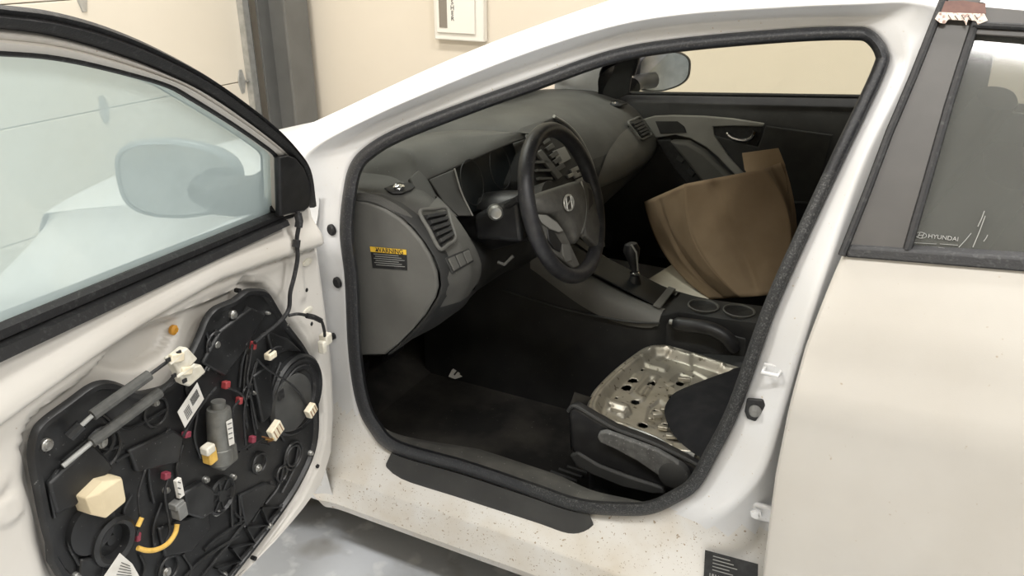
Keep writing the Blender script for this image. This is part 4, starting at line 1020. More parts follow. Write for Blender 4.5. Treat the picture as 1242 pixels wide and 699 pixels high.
# switch blanks panel
sq = [dh(537, 314), dh(566, 302), dh(572, 318), dh(546, 333)]
sn = (sq[1]-sq[0]).cross(sq[3]-sq[0]).normalized(); sn = sn if sn.x > 0 else -sn
SWP = slab('switch_panel', [p+sn*.004 for p in sq], sn*.004, 'dash_low', DASH, bevel=.003)
for k in range(3):
    u0, u1 = .06+.31*k, .33+.31*k
    qq = lambda u, v: (sq[0]*(1-u)+sq[1]*u)*(1-v)+(sq[3]*(1-u)+sq[2]*u)*v
    slab('switch_blank', [qq(u0, .1)+sn*.007, qq(u1, .1)+sn*.007, qq(u1, .9)+sn*.007, qq(u0, .9)+sn*.007], sn*.004, 'dash_mid', SWP, bevel=.002)
# dash top sensor/tweeter insets with silver knob
ins = [dh(a, b) for a, b in ((466,232),(478,227),(492,226),(508,226),(500,233),(488,238),(476,238))]
slab('dash_inset', [p+V((0, 0, .004)) for p in ins], (0, 0, .004), 'print_black', DASH, bevel=.002)
lathe('sensor_knob', dh(484, 232)+V((0, 0, .009)), (0.2, -.3, 1), [(.0125, -.004), (.0125, .003), (.010, .005), (.008, .004), (.001, .006)], 'chrome', DASH, seg=20, label='small chrome dash knob')
ins = [V((x, y, .976)) for x, y in ((-1.04, 1.40), (-1.01, 1.43), (-1.0, 1.48), (-1.03, 1.49), (-1.055, 1.45))]
pk = (dh(746, 127) or hz(746, 127, .97))+V((0, 0, .004))
slab('dash_inset', [pk+V((a, b, -.006)) for a, b in ((-.035, -.03), (.0, -.035), (.03, -.02), (.035, .03), (.0, .035), (-.03, .02))], (0, 0, .008), 'print_black', DASH, bevel=.002)
lathe('sensor_knob', pk+V((0, 0, .002)), (0, 0, 1), [(.014, 0), (.013, .006), (.001, .009)], 'chrome', DASH, seg=16)
# cluster hood
Ep = [(514,218,.33),(540,207,.38),(567,195,.46),(594,183,.54),(624,171,.65),(637,167,.71)]
Tp = [(492,182,.35),(513,170,.42),(550,163.5,.50),(585,161.5,.58),(616,160.5,.66),(636,163,.715)]
NE = 30
Ev = spl([tuple(hy(*p)) for p in Ep], NE); Tv = spl([tuple(hy(*p)) for p in Tp], NE)
Bk = [V((-1.34, float(e[1])*.9+.05, .985)) for e in Ev]
hr = []
for e, t, b in zip(Ev, Tv, Bk):
    e, t = V(tuple(e)), V(tuple(t)); n_ = []
    c = spl([tuple(e+V((-.05, 0, -.012))), tuple(e+V((-.003, 0, -.006))), tuple(e+V((0, 0, .006))), tuple(e.lerp(t, .5)+V((.006, -.002, .010))), tuple(t), tuple(t.lerp(b, .4)+V((0, 0, .012))), tuple(b)], 26)
    hr.append([V(tuple(p)) for p in c])
def dash_z(x, y):
    c = sec_smooth(y, 45)[:20]; return float(np.interp(x, [p[0] for p in c], [p[1] for p in c]))
pre = []
for k_, w_ in enumerate((0.0, .35, .7, .9)):
    r0 = hr[0]; pre.append([V((p.x-.02*(1-w_), p.y-.05*(1-w_), (dash_z(p.x, max(.17, p.y-.05*(1-w_)))-.004)*(1-w_)+p.z*w_)) for p in r0])
hr = pre+hr
loft('cluster_hood', hr, 'dash_top', DASH, smooth='open', ang=60)
# cluster bezel cheek, lens and dials
ck = [hy(520, 218, .335), hy(551, 205, .385), hy(560, 235, .392), hy(573, 262, .395), hy(556, 262, .35), hy(538, 246, .338)]
ckn = (ck[1]-ck[0]).cross(ck[4]-ck[0]).normalized(); ckn = ckn if ckn.x > 0 else -ckn
slab('cluster_cheek', ck, -ckn*.01, 'dash_top', DASH, bevel=.003, label='grey instrument bezel cheek')
lens = [hy(550, 206, .39), hy(592, 186, .53), hy(630, 171, .68), hy(640, 205, .70), hy(636, 240, .68), hy(606, 252, .50), hy(574, 263, .40), hy(560, 235, .392)]
LNS = slab('instrument_cluster', [p+V((-.02, 0, 0)) for p in lens], (-.02, 0, 0), 'cluster', DASH, bevel=.004)
for (a, b, y, r_) in ((578,222,.45,.055), (612,204,.58,.055)):
    c = hy(a, b, y)+V((-.012, 0, 0)); up2 = V((-.25, 0, .97))
    tube('dial_ring', [c+V((0, 1, 0))*r_*.9*math.cos(q)+up2*r_*math.sin(q) for q in [2*math.pi*k/36 for k in range(36)]], 0.0016, 'console', LNS, closed=True, seg=6)
pc_ = [hy(a, b, y) for a, b, y in ((497,216,.30),(508,206,.325),(519,217,.335),(530,236,.338),(543,251,.34),(557,263,.34),(545,262,.33),(535,257,.31),(515,258,.27))]
slab('dash_corner', pc_, (-.03, .01, -.02), 'dash_top', DASH, bevel=.003)
tube('bezel_edge', spl([tuple(p+ckn*.002) for p in (ck[1], ck[2], ck[3])], 16), .0022, 'dash_light', DASH, seg=6)
# passenger grey panel, vent, glovebox, centre seam
yp = np.linspace(1.0, 1.638, 24)
def bound_t(y, line):
    best = None
    P_ = np.array(arc(line, 80))
    for t in np.linspace(2.8, 8.5, 60):
        q = proj(dash_pt(y, t, .006)); d_ = np.hypot(P_[:, 0]-q[0], P_[:, 1]-q[1]).min()
        if best is None or d_ < best[0]: best = (d_, t)
    return best[1]
LT_ = [(800,139),(780,145),(760,156),(745,172),(733,194),(725,215),(721,240)]; LB_ = [(806,176),(797,181),(772,199),(752,226),(742,250),(736,275)]
loft('passenger_panel', [[dash_pt(y, t, .006) for t in np.linspace(a_, max(b_, a_+.3), 14)] for y, a_, b_ in zip(yp, np.polyval(np.polyfit(yp, [bound_t(y, LT_) for y in yp], 3), yp), np.polyval(np.polyfit(yp, [bound_t(y, LB_) for y in yp], 3), yp))], 'dash_mid', DASH, smooth='open', label='lighter grey passenger dash panel')
loft('glove_box', [[dash_pt(y, t, .012) for t in np.linspace(6.2, 9.2, 14)] for y in np.linspace(1.06, 1.56, 12)], 'dash_low', DASH, smooth='open')
pv_ = [dh(761, 153), dh(772, 148), dh(784, 165), dh(774, 170)]
pn = (pv_[1]-pv_[0]).cross(pv_[3]-pv_[0]).normalized(); pn = pn if pn.x > 0 else -pn
vent([p+pn*.012 for p in pv_], -pn, pn, 'air_vent', 'dash_mid', 5, DASH)
# centre stack
cs = [hy(656,178,.76), hy(668,146,.80), hy(676,146,.84), hy(694,165,.92), (hy(710,196,.98)), hy(720,228,1.0), hy(706,246,.98), hy(668,246,.84), hy(650,232,.78)]
csn = V((.93, 0, .37))
base = V((-.875, .88, .93))
def cspt(a, b, o=0): return hit_plane(a, b, base+csn*o, csn)
CSO = slab('centre_stack', [cspt(a, b) for a, b in ((640,215),(648,160),(660,146),(674,141),(690,150),(704,165),(716,188),(726,230),(718,262),(660,262))], -csn*.10, 'dash_low', DASH, bevel=.004)
tube('silver_trim', spl([tuple(cspt(a, b, .006)) for a, b in ((672,141),(688,151),(702,166),(713,186),(720,205),(724,228))], 24), .0045, 'dash_light', DASH, label='silver edge strip of the centre stack')
tube('silver_trim', spl([tuple(cspt(a, b, .004)) for a, b in ((675,146),(691,158),(703,174),(712,192),(718,210),(721,230))], 24), .003, 'print_black', DASH)
slab('radio_display', [cspt(a, b, .002) for a, b in ((669,184),(684,178),(692,193),(678,200))], csn*.003, 'dash_light', CSO, bevel=.001)
for a0, b0 in ((655,170),(660,178),(665,187),(669,194),(673,202)):
    slab('radio_button', [cspt(a0+dx_, b0+dy_, .002) for dx_, dy_ in ((0, 2), (10-2, -4), (11, 1), (3, 6))], csn*.006, 'dash_mid', CSO, bevel=.001)
for (a0, b0) in ((690,203),(694,210),(697,216),(686,210)):
    slab('radio_button', [cspt(a0+dx_, b0+dy_, .002) for dx_, dy_ in ((0, 3), (11, -2), (13, 2), (2, 7))], csn*.006, 'satin', CSO, bevel=.001)
for a0, b0 in ((646,196),(648,206),(650,216)):
    slab('vent_slat', [cspt(a0+dx_, b0+dy_, .002) for dx_, dy_ in ((0, 0), (16, 0), (17, 3), (1, 3))], csn*.01, 'dash_mid', CSO)
slab('stack_rib', [cspt(a, b, .004) for a, b in ((648,186),(654,182),(680,214),(674,219))], csn*.008, 'dash_mid', CSO, bevel=.002)
# steering column shroud, ignition barrel, stalk, latch
SC = lathe('steering_column', (-.80, .52, .885), (-1, 0, -.32), [(.045, 0), (.055, .02), (.065, .08), (.075, .2), (.075, .33)], 'black', CAR, seg=20, ell=1.15)
kb_ = [hy(a, b, .40) for a, b in ((573,262),(600,252),(628,242),(632,280),(634,296),(592,292),(576,292))]
slab('column_shroud', kb_, (0, .2, .0), 'black', SC, bevel=.012, bseg=3)
lathe('ignition_lock', hy(601, 258, .395), (.55, -.75, .15), [(.018, -.02), (.018, .006), (.013, .012), (.011, .011), (.001, .011)], 'satin', SC, seg=20, label='grey ignition lock')
tube('indicator_stalk', [hy(612, 252, .42), hy(622, 246, .38), hy(629, 241, .36)], .008, 'black', SC)
tube('release_latch', [hy(604, 318, .43), hy(612, 321, .43), hy(622, 311, .43)], .004, 'dash_mid', SC)

# ---- steering wheel
TLT = math.radians(19); wn = V((math.cos(TLT), 0, math.sin(TLT))); wu = V((-math.sin(TLT), 0, math.cos(TLT))); ws = V((0, 1, 0))
WC = V((-.733, .52, .918))
STW = tube('steering_wheel', [WC+ws*.176*math.sin(q)+wu*.176*math.cos(q) for q in [2*math.pi*k/72 for k in range(72)]], .0185, 'wheelskin', CAR, seg=16, closed=True, label=None)
def wpt(a, b, o): return hit_plane(a, b, WC+wn*o, wn)
hubp = [wpt(a, b, .0) for a, b in ((645,244),(650,238),(672,229),(694,222),(706,219),(711,228),(712,250),(708,272),(700,290),(695,296),(688,285),(676,270),(664,262),(652,259))]
hubc = sum(hubp, V((0, 0, 0)))/len(hubp)
hs = spl([tuple(p) for p in hubp], 56, True)
rows_ = [[V(tuple(p))+wn*-.03 for p in hs], [V(tuple(p))+wn*.002 for p in hs]]
for t, o in ((.06, .010), (.16, .015), (.5, .020), (.85, .022), (.999, .0225)): rows_.append([V(tuple(p)).lerp(hubc, t)+wn*o for p in hs])
loft('airbag_cover', rows_, 'hub', STW, cv=True, smooth='open', ang=60)
ec = wpt(690, 246, .027)
er_, ez_ = .025, .0175
tube('emblem_ring', [ec+ws*er_*math.cos(q)+wu*ez_*math.sin(q) for q in [2*math.pi*k/28 for k in range(28)]], .0024, 'emblem', STW, closed=True, seg=8, label='silver oval emblem ring')
slant_h('emblem', ec, ws, wu, wn, .026, .0150, .0021, 'emblem', STW)
# right spoke with button pad, left spoke, lower spokes
def spoke(pts, o, th, m, name='spoke', bev=.004): return slab(name, [wpt(a, b, o) for a, b in pts], -wn*th, m, STW, bevel=bev)
spoke([(706,219),(716,222),(722,240),(726,262),(733,288),(735,300),(722,298),(711,286),(709,268),(713,248)], .012, .02, 'hub')
spoke([(709,224),(718,230),(720,248),(714,256),(711,240)], .015, .004, 'black', 'button_pad', .002)
tube('spoke_trim', spl([tuple(wpt(a, b, .016)) for a, b in ((705,220),(709,236),(711,252),(709,270),(705,284))], 20), .0022, 'satin', STW)
spoke([(652,259),(664,260),(676,268),(686,283),(694,300),(704,322),(696,326),(684,316),(672,306),(664,288),(658,272)], .010, .018, 'hub')
spoke([(664,278),(672,280),(682,296),(680,306),(672,302),(666,292)], .013, .004, 'black', 'button_pad', .002)
spoke([(682,296),(690,296),(694,316),(688,318),(684,310)], .014, .005, 'dash_mid', 'button_pad', .001)
spoke([(652,260),(663,261),(676,270),(684,280),(678,282),(668,278),(658,270)], .015, .004, 'dash_light', 'spoke_trim', .002)
lathe('wheel_hub', WC-wn*.03, -wn, [(.06, 0), (.055, .03), (.05, .08)], 'black', STW, seg=20)

# ================================================================== carpet, tunnel, firewall
wbox('floor_pan', (-1.30, .10, .17), (1.0, 2*CY-.10, .205), 'carpet', CAR, smooth=False)
loft('toe_board', [[V((x, y, z)) for y in np.linspace(.15, 2*CY-.15, 9)] for x, z in ((-1.28, .207), (-1.42, .28), (-1.55, .48), (-1.57, .95))], 'carpet', CAR, smooth='open')
for sgn_ in (0, 1):
    wbox('kick_panel', (-1.56, .13 if not sgn_ else 2*CY-.15, 0.2), (-1.14, .15 if not sgn_ else 2*CY-.13, .95), 'dash_low', CAR, smooth=False)
wbox('engine_bay_floor', (-2.4, .2, .25), (-1.6, 2*CY-.2, .3), 'black', CAR, smooth=False)
for i_, (y, w_, z0_) in enumerate(((.40, .035, .36), (.58, .05, .37))):
    p = V((-1.30, y, z0_))
    pd_ = box('pedal', p, V((.012, 0, .035)), (0, w_, 0), V((.006, 0, -.003)), 'rubber', CAR, bevel=.004)
    tube('pedal_arm', [p, p+V((-.05, 0, .12)), p+V((-.08, 0, .25))], .008, 'black', pd_)
# ---- centre console
prof = [(-1.3, .72), (-1.1, .72), (-.95, .70), (-.86, .665), (-.78, .625), (-.70, .592), (-.62, .57), (-.54, .556), (-.45, .552), (-.30, .562), (-.10, .575), (.15, .58)]
ps = spl(prof, 40)
def zc(x): return float(np.interp(x, [p[0] for p in ps], [p[1] for p in ps]))
def cyl(x): return .748+.075*float(hump(np.array(x), -.56, -.50))
CON = loft('centre_console', [[V((p[0], y, z)) for y, z in ((.735, .19), (.742, p[1]-.16), (cyl(p[0]), p[1]-.10), (cyl(p[0])+.006, p[1]-.02), (cyl(p[0])+.012, p[1]-.004), (cyl(p[0])+.022, p[1]), (.87, p[1]+.002), (.945, p[1]), (.955, p[1]-.004), (.965, p[1]-.10), (1.0, .19))] for p in ps], 'console', CAR, smooth='open', ang=45)
CON.data.materials.append(M['dash_low'])
for p_ in CON.data.polygons:
    if abs(p_.normal.z) > .6: p_.material_index = 1
# grey surround around the shifter
x0_, x1_ = -.93, -.545
band = []
for x in np.linspace(x0_, x1_, 24):
    u = (x-x0_)/(x1_-x0_); wid = .055*math.sin(math.pi*min(1, .25+u*.75))**.6
    z = zc(x); band.append([V((x, .744, z-.018-wid)), V((x, .742, z-.02-wid*.5)), V((x, .747, z-.012)), V((x, .762, z+.004)), V((x, .785, z+.009)), V((x, .80, z+.007))])
loft('console_surround', band, 'dash_mid', CON, smooth='open', ang=60)
band = [[V((x, 2*.85-p.y, p.z)) for p in r] for x, r in zip(np.linspace(x0_, x1_, 24), band)]
loft('console_surround', band, 'dash_mid', CON, smooth='open', ang=60)
gx0, gx1 = -.80, -.565
gp = [V((x, y, zc(x)+.008)) for x, y in ((gx0, .79), (gx1, .79), (gx1, .915), (gx0, .915))]
GP = slab('shift_gate', gp, (0, 0, .005), 'cluster', CON, bevel=.003)
slab('shift_gate_frame', [V((x, y, zc(x)+.011)) for x, y in ((gx1-.01, .78), (gx1+.012, .78), (gx1+.012, .925), (gx1-.01, .925))], (0, 0, .006), 'dash_mid', CON, bevel=.002)
for k, ch in enumerate('PRND'):
    x = gx0+.05+.05*k
    text('gear_letter', ch, .016, (x, .806, zc(x)+.0145), (0, -1, 0), (-1, 0, -.15), 'print_grey', GP)
sb = hy(770, 338, .86)
tube('shift_boot', [V((sb.x, .86, zc(sb.x)+.01)), hy(770, 333, .86)], [.022, .012], 'black', CON, seg=12)
lathe('shift_collar', hy(770, 333, .86), V((-.10, 0, 1)), [(.012, -.003), (.014, 0), (.014, .006), (.011, .009)], 'chrome', CON, seg=16, label='chrome shifter collar')
k0, k1 = hy(770, 330, .86), hy(765, 296, .86)
v_, f_ = tube_geo([k0, k0.lerp(k1, .3), k0.lerp(k1, .55), k0.lerp(k1, .8), k1, k1+(k1-k0)*.06], [.010, .012, .019, .024, .018, .006], 16)
build('shift_knob', v_, f_, 'black', CON)
tube('shift_knob_trim', [k0.lerp(k1, .1)+V((.013, -.008, 0)), k0.lerp(k1, .5)+V((.018, -.014, 0)), k0.lerp(k1, .8)+V((.02, -.016, 0)), k1+V((.006, -.014, .004))], .003, 'dash_light', CON)
# cup holders (rings; the wells' shade is painted as shallow black discs)
for a, b in ((849, 376), (897, 377)):
    c = hz(a, b, .560); c = V((c.x, .882, zc(c.x)+.001))
    ch_ = lathe('cup_holder', c, (0, 0, 1), [(.042, .0), (.044, .006), (.040, .007), (.037, .003), (.036, -.0)], 'dash_mid', CON, seg=32, cap=False)
    lathe('cup_well_shade', c, (0, 0, 1), [(.037, .0035), (.034, .0015), (.001, .001)], 'print_black', CON, seg=28, cap=False)
# handbrake
hb0, hb1 = hy(817, 393, .775), hy(893, 425, .775)
HB = tube('handbrake_lever', spl([tuple(hy(a, b, y)) for a, b, y in ((817,393,.765),(835,395,.765),(860,399,.765),(880,409,.765),(892,426,.765))], 16), [.014]+[.020]*14+[.016], 'black', CON, seg=12)
lathe('handbrake_button', hy(816, 391, .772), hy(816, 393, .775)-hy(835, 396, .775), [(.008, 0), (.008, .008), (.005, .010), (.001, .010)], 'satin', CON, seg=12, label='silver handbrake button')
slab('handbrake_tray', [hy(a, b, .79) for a, b in ((802,396),(815,388),(905,410),(905,432),(850,428),(806,424))], (0, -.006, 0), 'dash_low', CON, bevel=.004)
tube('console_edge', spl([tuple(hy(a, b, .738)) for a, b in ((610,352),(680,374),(725,384),(765,391),(800,392))], 20), .003, 'dash_low', CON)

# ================================================================== driver's seat (cushion removed)
PZ = .47
def pz(a, b, z=PZ): return hz(a, b, z)
rimpx = [(715,494),(721,478),(734,463),(749,449),(768,434),(785,423),(800,421),(813,422),(835,428),(855,435),(880,443),(903,451),(925,470),(910,520),(875,558),(843,552),(803,539),(761,520),(740,513),(722,504)]
RP = [pz(a, b) for a, b in rimpx]
poly = [(p.x, p.y) for p in spl([tuple(q) for q in RP], 80, True) for p in [V(tuple(p))]]
NXs, NYs = 110, 110
xs0, xs1 = min(p[0] for p in poly), max(p[0] for p in poly); ys0, ys1 = min(p[1] for p in poly), max(p[1] for p in poly)
GXs, GYs = np.meshgrid(np.linspace(xs0, xs1, NXs), np.linspace(ys0, ys1, NYs), indexing='ij')
ins_ = pip(poly, GXs, GYs); dd_ = pdist(poly, GXs, GYs)
Zp = PZ - .022*hump(dd_, .010, .032) + .003*(1-hump(np.abs(dd_-.012), .0, .012))
def feat(pts, h, e=.006):
    global Zp
    pl_ = [(p.x, p.y) for p in (pz(a, b, PZ-.02) for a, b in pts)]
    i_ = pip(pl_, GXs, GYs); d_ = pdist(pl_, GXs, GYs); Zp = Zp + h*hump(np.where(i_, d_, -d_), -e*.5, e)
feat([(735,484),(762,492),(766,502),(756,508),(736,497)], 0.0084)
feat([(738,490),(760,497),(758,505),(742,500)], -0.0120)
feat([(776,440),(786,436),(812,444),(808,452),(786,446)], 0.0072)
feat([(764,478),(784,452),(800,456),(780,488)], 0.0060)
feat([(771,476),(787,458),(794,460),(777,482)], -0.0072)
feat([(757,470),(770,452),(780,455),(766,474)], 0.0036)
feat([(786,428),(812,424),(815,432),(795,440),(786,436)], 0.0060)
feat([(836,437),(870,444),(880,452),(858,462),(840,452)], 0.0060)
feat([(786,494),(800,484),(808,490),(806,510),(796,520),(782,512)], -0.0060)
feat([(812,462),(824,452),(840,458),(832,472),(818,472)], -0.0072)
rngs = np.random.default_rng(3)
holes = [(767,461,.0105),(760,469,.0105),(790,464,.0085),(771,486,.0085),(825,461,.008),(796,496,.009),(780,514,.010),(748,481,.003),(779,447,.003),(836,470,.009),(806,515,.010),(817,480,.010)]
keep = ins_.copy()
for a, b, r_ in holes:
    p = pz(a, b, PZ-.016); keep &= np.hypot(GXs-p.x, GYs-p.y) > r_
pvv = [(GXs[i, j], GYs[i, j], Zp[i, j]) for i in range(NXs) for j in range(NYs)]
pff = [(i*NYs+j, (i+1)*NYs+j, (i+1)*NYs+j+1, i*NYs+j+1) for i in range(NXs-1) for j in range(NYs-1) if keep[i, j] and keep[i+1, j] and keep[i, j+1] and keep[i+1, j+1]]
bm2 = bmesh.new(); me2 = bpy.data.meshes.new('seat_pan'); me2.from_pydata(pvv, [], pff); bm2.from_mesh(me2)
bmesh.ops.delete(bm2, geom=[v for v in bm2.verts if not v.link_faces], context='VERTS'); bm2.to_mesh(me2); bm2.free()
SEAT = empty('driver_seat', (-.35, .5, .2), '', '')
del SEAT['label']; del SEAT['category']
SEAT.parent = CAR; SEAT.location = WORLD['driver_seat']-WORLD['car']
PAN = finish('seat_pan', me2, 'steel', SEAT, smooth='open', ang=50, solid=.003, label='bare metal seat pan with punched holes')
tube('pan_rim', [V((p[0], p[1], PZ-.002)) for p in poly], .0065, 'steel', SEAT, closed=True, seg=8)
# pan skirt
loft('pan_skirt', [[V((p[0], p[1], PZ-.004)) for p in poly], [V((p[0], p[1], PZ-.05)) for p in poly]], 'steel', SEAT, cv=True, smooth='open')
# suspension clips / spring brackets on the pan
for a, b, w_, h_, rot in ((797,503,.012,.007,.5),(806,497,.010,.006,.5),(812,468,.011,.008,.9),(830,460,.016,.006,.3),(804,519,.012,.006,.2),(790,508,.008,.006,.4),(815,529,.014,.007,.3)):
    p = pz(a, b, PZ-.010); e1 = V((math.cos(rot), math.sin(rot), 0)); e2 = V((-math.sin(rot), math.cos(rot), 0))
    box('spring_bracket', p, e1*w_, e2*h_, (0, 0, .005), 'steel', SEAT, bevel=.002)
slab('pan_gusset', [pz(a, b, PZ-.004) for a, b in ((811,470),(818,473),(818,480),(810,481))], (0, 0, .004), 'steel', SEAT)
rail = [(762,520),(785,528),(803,537),(812,543),(825,547),(843,553)]
tube('seat_rail_rod', spl([tuple(pz(a, b, PZ+.004)) for a, b in rail], 20), .006, 'satin', SEAT)
box('rail_bracket', pz(832, 546, PZ+.003), V((.03, .008, 0)), V((-.004, .014, 0)), (0, 0, .008), 'steel', SEAT, bevel=.003)
# outer side shield
sy = .262
sh = [(688,499),(691,493),(698,493),(720,506),(745,520),(790,537),(830,557),(850,568),(872,572),(882,580),(870,612),(836,606),(800,592),(760,578),(720,563),(692,549)]
SHD = slab('side_shield', [hy(a, b, sy) for a, b in sh], (0, .03, 0), 'black', SEAT, bevel=.010, bseg=3)
tube('shield_lip', spl([tuple(hy(a, b, sy)) for a, b in ((689,499),(694,493),(702,495),(722,507),(747,521),(790,537),(830,556),(850,567))], 30), .0045, 'dash_low', SEAT)
loft('front_shield', [[hy(690, 495, sy), hy(691, 520, sy), hy(692, 548, sy)], [V((p.x-.012, p.y+.06, p.z)) for p in (hy(690, 492, sy), hy(691, 520, sy), hy(692, 548, sy))], [V((-.60, .42, .47)), V((-.60, .42, .42)), V((-.60, .42, .36))], [V((-.58, .70, .47)), V((-.58, .70, .42)), V((-.58, .70, .36))]], 'black', SEAT, smooth='open')
lv = [(727,527),(729,521),(737,520),(760,528),(800,543),(822,556),(832,566),(834,582),(828,592),(812,582),(800,573),(775,556),(745,540),(730,534)]
slab('height_lever', [hy(a, b, sy-.004) for a, b in lv], (0, -.014, 0), 'lever', SEAT, bevel=.004, label='scuffed grey height lever')
lathe('recliner_pivot', hy(818, 573, sy-.004), (0, -1, 0), [(.036, 0), (.034, .012), (.028, .016), (.001, .016)], 'dash_low', SEAT, seg=24)
skt = [(690,553),(700,549),(726,565),(760,578),(804,592),(806,600),(790,600),(755,592),(718,577),(698,566)]
slab('rail_cover', [hy(a, b, sy-.006) for a, b in skt], (0, .05, 0), 'dash_low', SEAT, bevel=.005)
for dy in (.02, .36):
    wbox('seat_rail', (-.72, sy+dy, .215), (-.12, sy+dy+.04, .245), 'black', SEAT, bevel=.004)
for k in range(3): tube('rail_spring', [hz(668+k*10, 572-k*3, .235), hz(700+k*6, 584-k*5, .235)], .004, 'dash_low', SEAT, seg=6)
wbox('seat_frame', (-.56, sy+.03, .24), (-.15, sy+.40, .40), 'black', SEAT, bevel=.02)
# backrest foam and torn cover over the rear of the pan
bc = [(903,449),(880,455),(850,466),(825,476),(812,484),(806,496),(808,510),(816,526),(830,542),(850,556),(868,572),(920,580),(980,520),(985,455)]
bo = [pz(a, b, PZ+.01) for a, b in bc]
bco = sum(bo, V((0, 0, 0)))/len(bo)+V((.08, 0, .02))
hs_ = spl([tuple(p) for p in bo], 64, True)
loft('seat_cover', [[V(tuple(p)) for p in hs_]]+[[V(tuple(p)).lerp(bco, t)+V((0, 0, h)) for p in hs_] for t, h in ((.03, .012), (.12, .022), (.35, .03), (.65, .03), (.98, .02))], 'fabric', SEAT, cv=True, smooth='open', ang=80, label='black fabric seat cover bunched over the pan')
brow = []
for k in range(14):
    t = k/13; z = .50+.62*t; x = -.12+.27*t; w_ = .235-.05*t**2; d_ = .075-.03*t
    brow.append([V((x+d_*math.cos(q)*(1 if math.cos(q) > 0 else 1.0), .52+w_*math.copysign(abs(math.sin(q))**.7, math.sin(q)), z)) for q in [2*math.pi*j/28 for j in range(28)]])
bv_, bf_ = gridf(brow, False, True); bf_ += [tuple(range(27, -1, -1)), tuple(range(13*28, 14*28))]
build('backrest', bv_, bf_, 'fabric', SEAT, smooth='open', ang=60)
# ---- passenger seat
PS_ = empty('passenger_seat', (-.35, 1.27, .2), '', ''); del PS_['label']; del PS_['category']
PS_.parent = CAR; PS_.location = WORLD[PS_.name]-WORLD['car']
crow = []
for k in range(12):
    t = k/11; x = -.70+.62*t; z = .455-.03*t; h_ = .06
    if k in (0, 11): h_ = .03
    crow.append([V((x, 1.27+.235*math.copysign(abs(math.sin(q))**.5, math.sin(q)), z-.06+h_*math.copysign(abs(math.cos(q))**.5, math.cos(q))+.02*abs(math.sin(q))**3)) for q in [2*math.pi*j/32 for j in range(32)]])
bv_, bf_ = gridf(crow, False, True); bf_ += [tuple(range(31, -1, -1)), tuple(range(11*32, 12*32))]
build('seat_cushion', bv_, bf_, 'fabric', PS_, smooth='open', ang=60)
build('backrest', [V((p.x, p.y+.75, p.z)) for r in brow for p in r], gridf(brow, False, True)[1]+[tuple(range(27, -1, -1)), tuple(range(13*28, 14*28))], 'fabric', PS_, smooth='open', ang=60)
wbox('seat_base', (-.64, 1.06, .205), (-.12, 1.48, .36), 'black', PS_, bevel=.02)
tube('buckle', [V((-.16, .98+.04, .50)), V((-.15, 1.02, .60))], .014, 'black', PS_)
# rear bench
for nm, lo, hi in (('rear_bench', (.45, .15, .25), (1.0, 2*CY-.15, .48)), ('rear_backrest', (.98, .15, .45), (1.15, 2*CY-.15, 1.0))):
    wbox(nm, lo, hi, 'fabric', CAR, bevel=.05, bseg=4)

# ================================================================== passenger door (far side)
FY = 1.655
PD = loft('passenger_door', [[V((x, FY-.02*math.sin(math.pi*t)+(-.0 if t < .95 else .02), .33+(.985+.05*(x+.96)/.76-.33)*t)) for x in np.linspace(-1.2, .0, 16)] for t in np.linspace(0, 1, 14)], 'dash_low', CAR, smooth='open')
loft('door_skin', [[V((x, FY+.07, z)) for x in np.linspace(-1.2, .0, 6)] for z in (.33, .95)], 'paint', PD, smooth='open')
def fdp(a, b, o=0.0): return hy(a, b, FY-.02-o)
tri_o = [(777,145),(795,140),(815,139),(854,140),(889,143),(928,149),(926,153),(892,152),(866,153),(867,163),(884,188),(906,212),(898,216),(884,203),(872,190),(858,178),(838,167),(820,163),(797,167),(790,160)]
slab('door_trim_band', [fdp(a, b, .004) for a, b in tri_o], (0, -.014, 0), 'dash_light', PD, bevel=.004, label='curved silver grey door trim band')
slab('tweeter_grille', [fdp(a, b, .020) for a, b in ((795,147),(822,147),(830,153),(833,161),(801,162))], (0, -.003, 0), 'dash_low', PD, bevel=.002)
cupo = [fdp(a, b, .002) for a, b in ((864,155),(880,151),(926,153),(924,168),(918,177),(900,178),(878,172),(867,164))]
slab('handle_cup', cupo, (0, -.006, 0), 'print_black', PD, bevel=.004)
tube('door_handle', spl([tuple(fdp(a, b, .02)) for a, b in ((881,161),(889,167),(902,170),(912,167),(916,159))], 24), [.004]+[.0075]*21+[.009, .009], 'chrome', PD, seg=10, label='chrome inside door handle')
slab('switch_panel', [fdp(a, b, .02) for a, b in ((797,169),(814,168),(835,192),(860,216),(840,228),(820,205))], (0, -.02, 0), 'print_black', PD, bevel=.004)
for a, b in ((825,193),(838,209)): box('window_switch', fdp(a, b, .043), (.012, 0, -.008), (0, .004, 0), (.004, 0, .008), 'dash_low', PD, bevel=.002)
slab('armrest', [fdp(a, b, .002) for a, b in ((816,168),(838,169),(858,181),(884,206),(900,222),(885,235),(862,226),(836,192))], (0, -.05, 0), 'dash_mid', PD, bevel=.012, bseg=3)
slab('door_insert', [fdp(a, b, .004) for a, b in ((929,152),(1010,163),(985,260),(940,250),(905,214),(886,190),(868,164),(920,178))], (0, -.010, 0), 'dash_low', PD, bevel=.004)
slab('map_pocket', [fdp(a, b, .0) for a, b in ((935,240),(1000,245),(985,330),(940,330))], (0, -.02, 0), 'black', PD, bevel=.006)
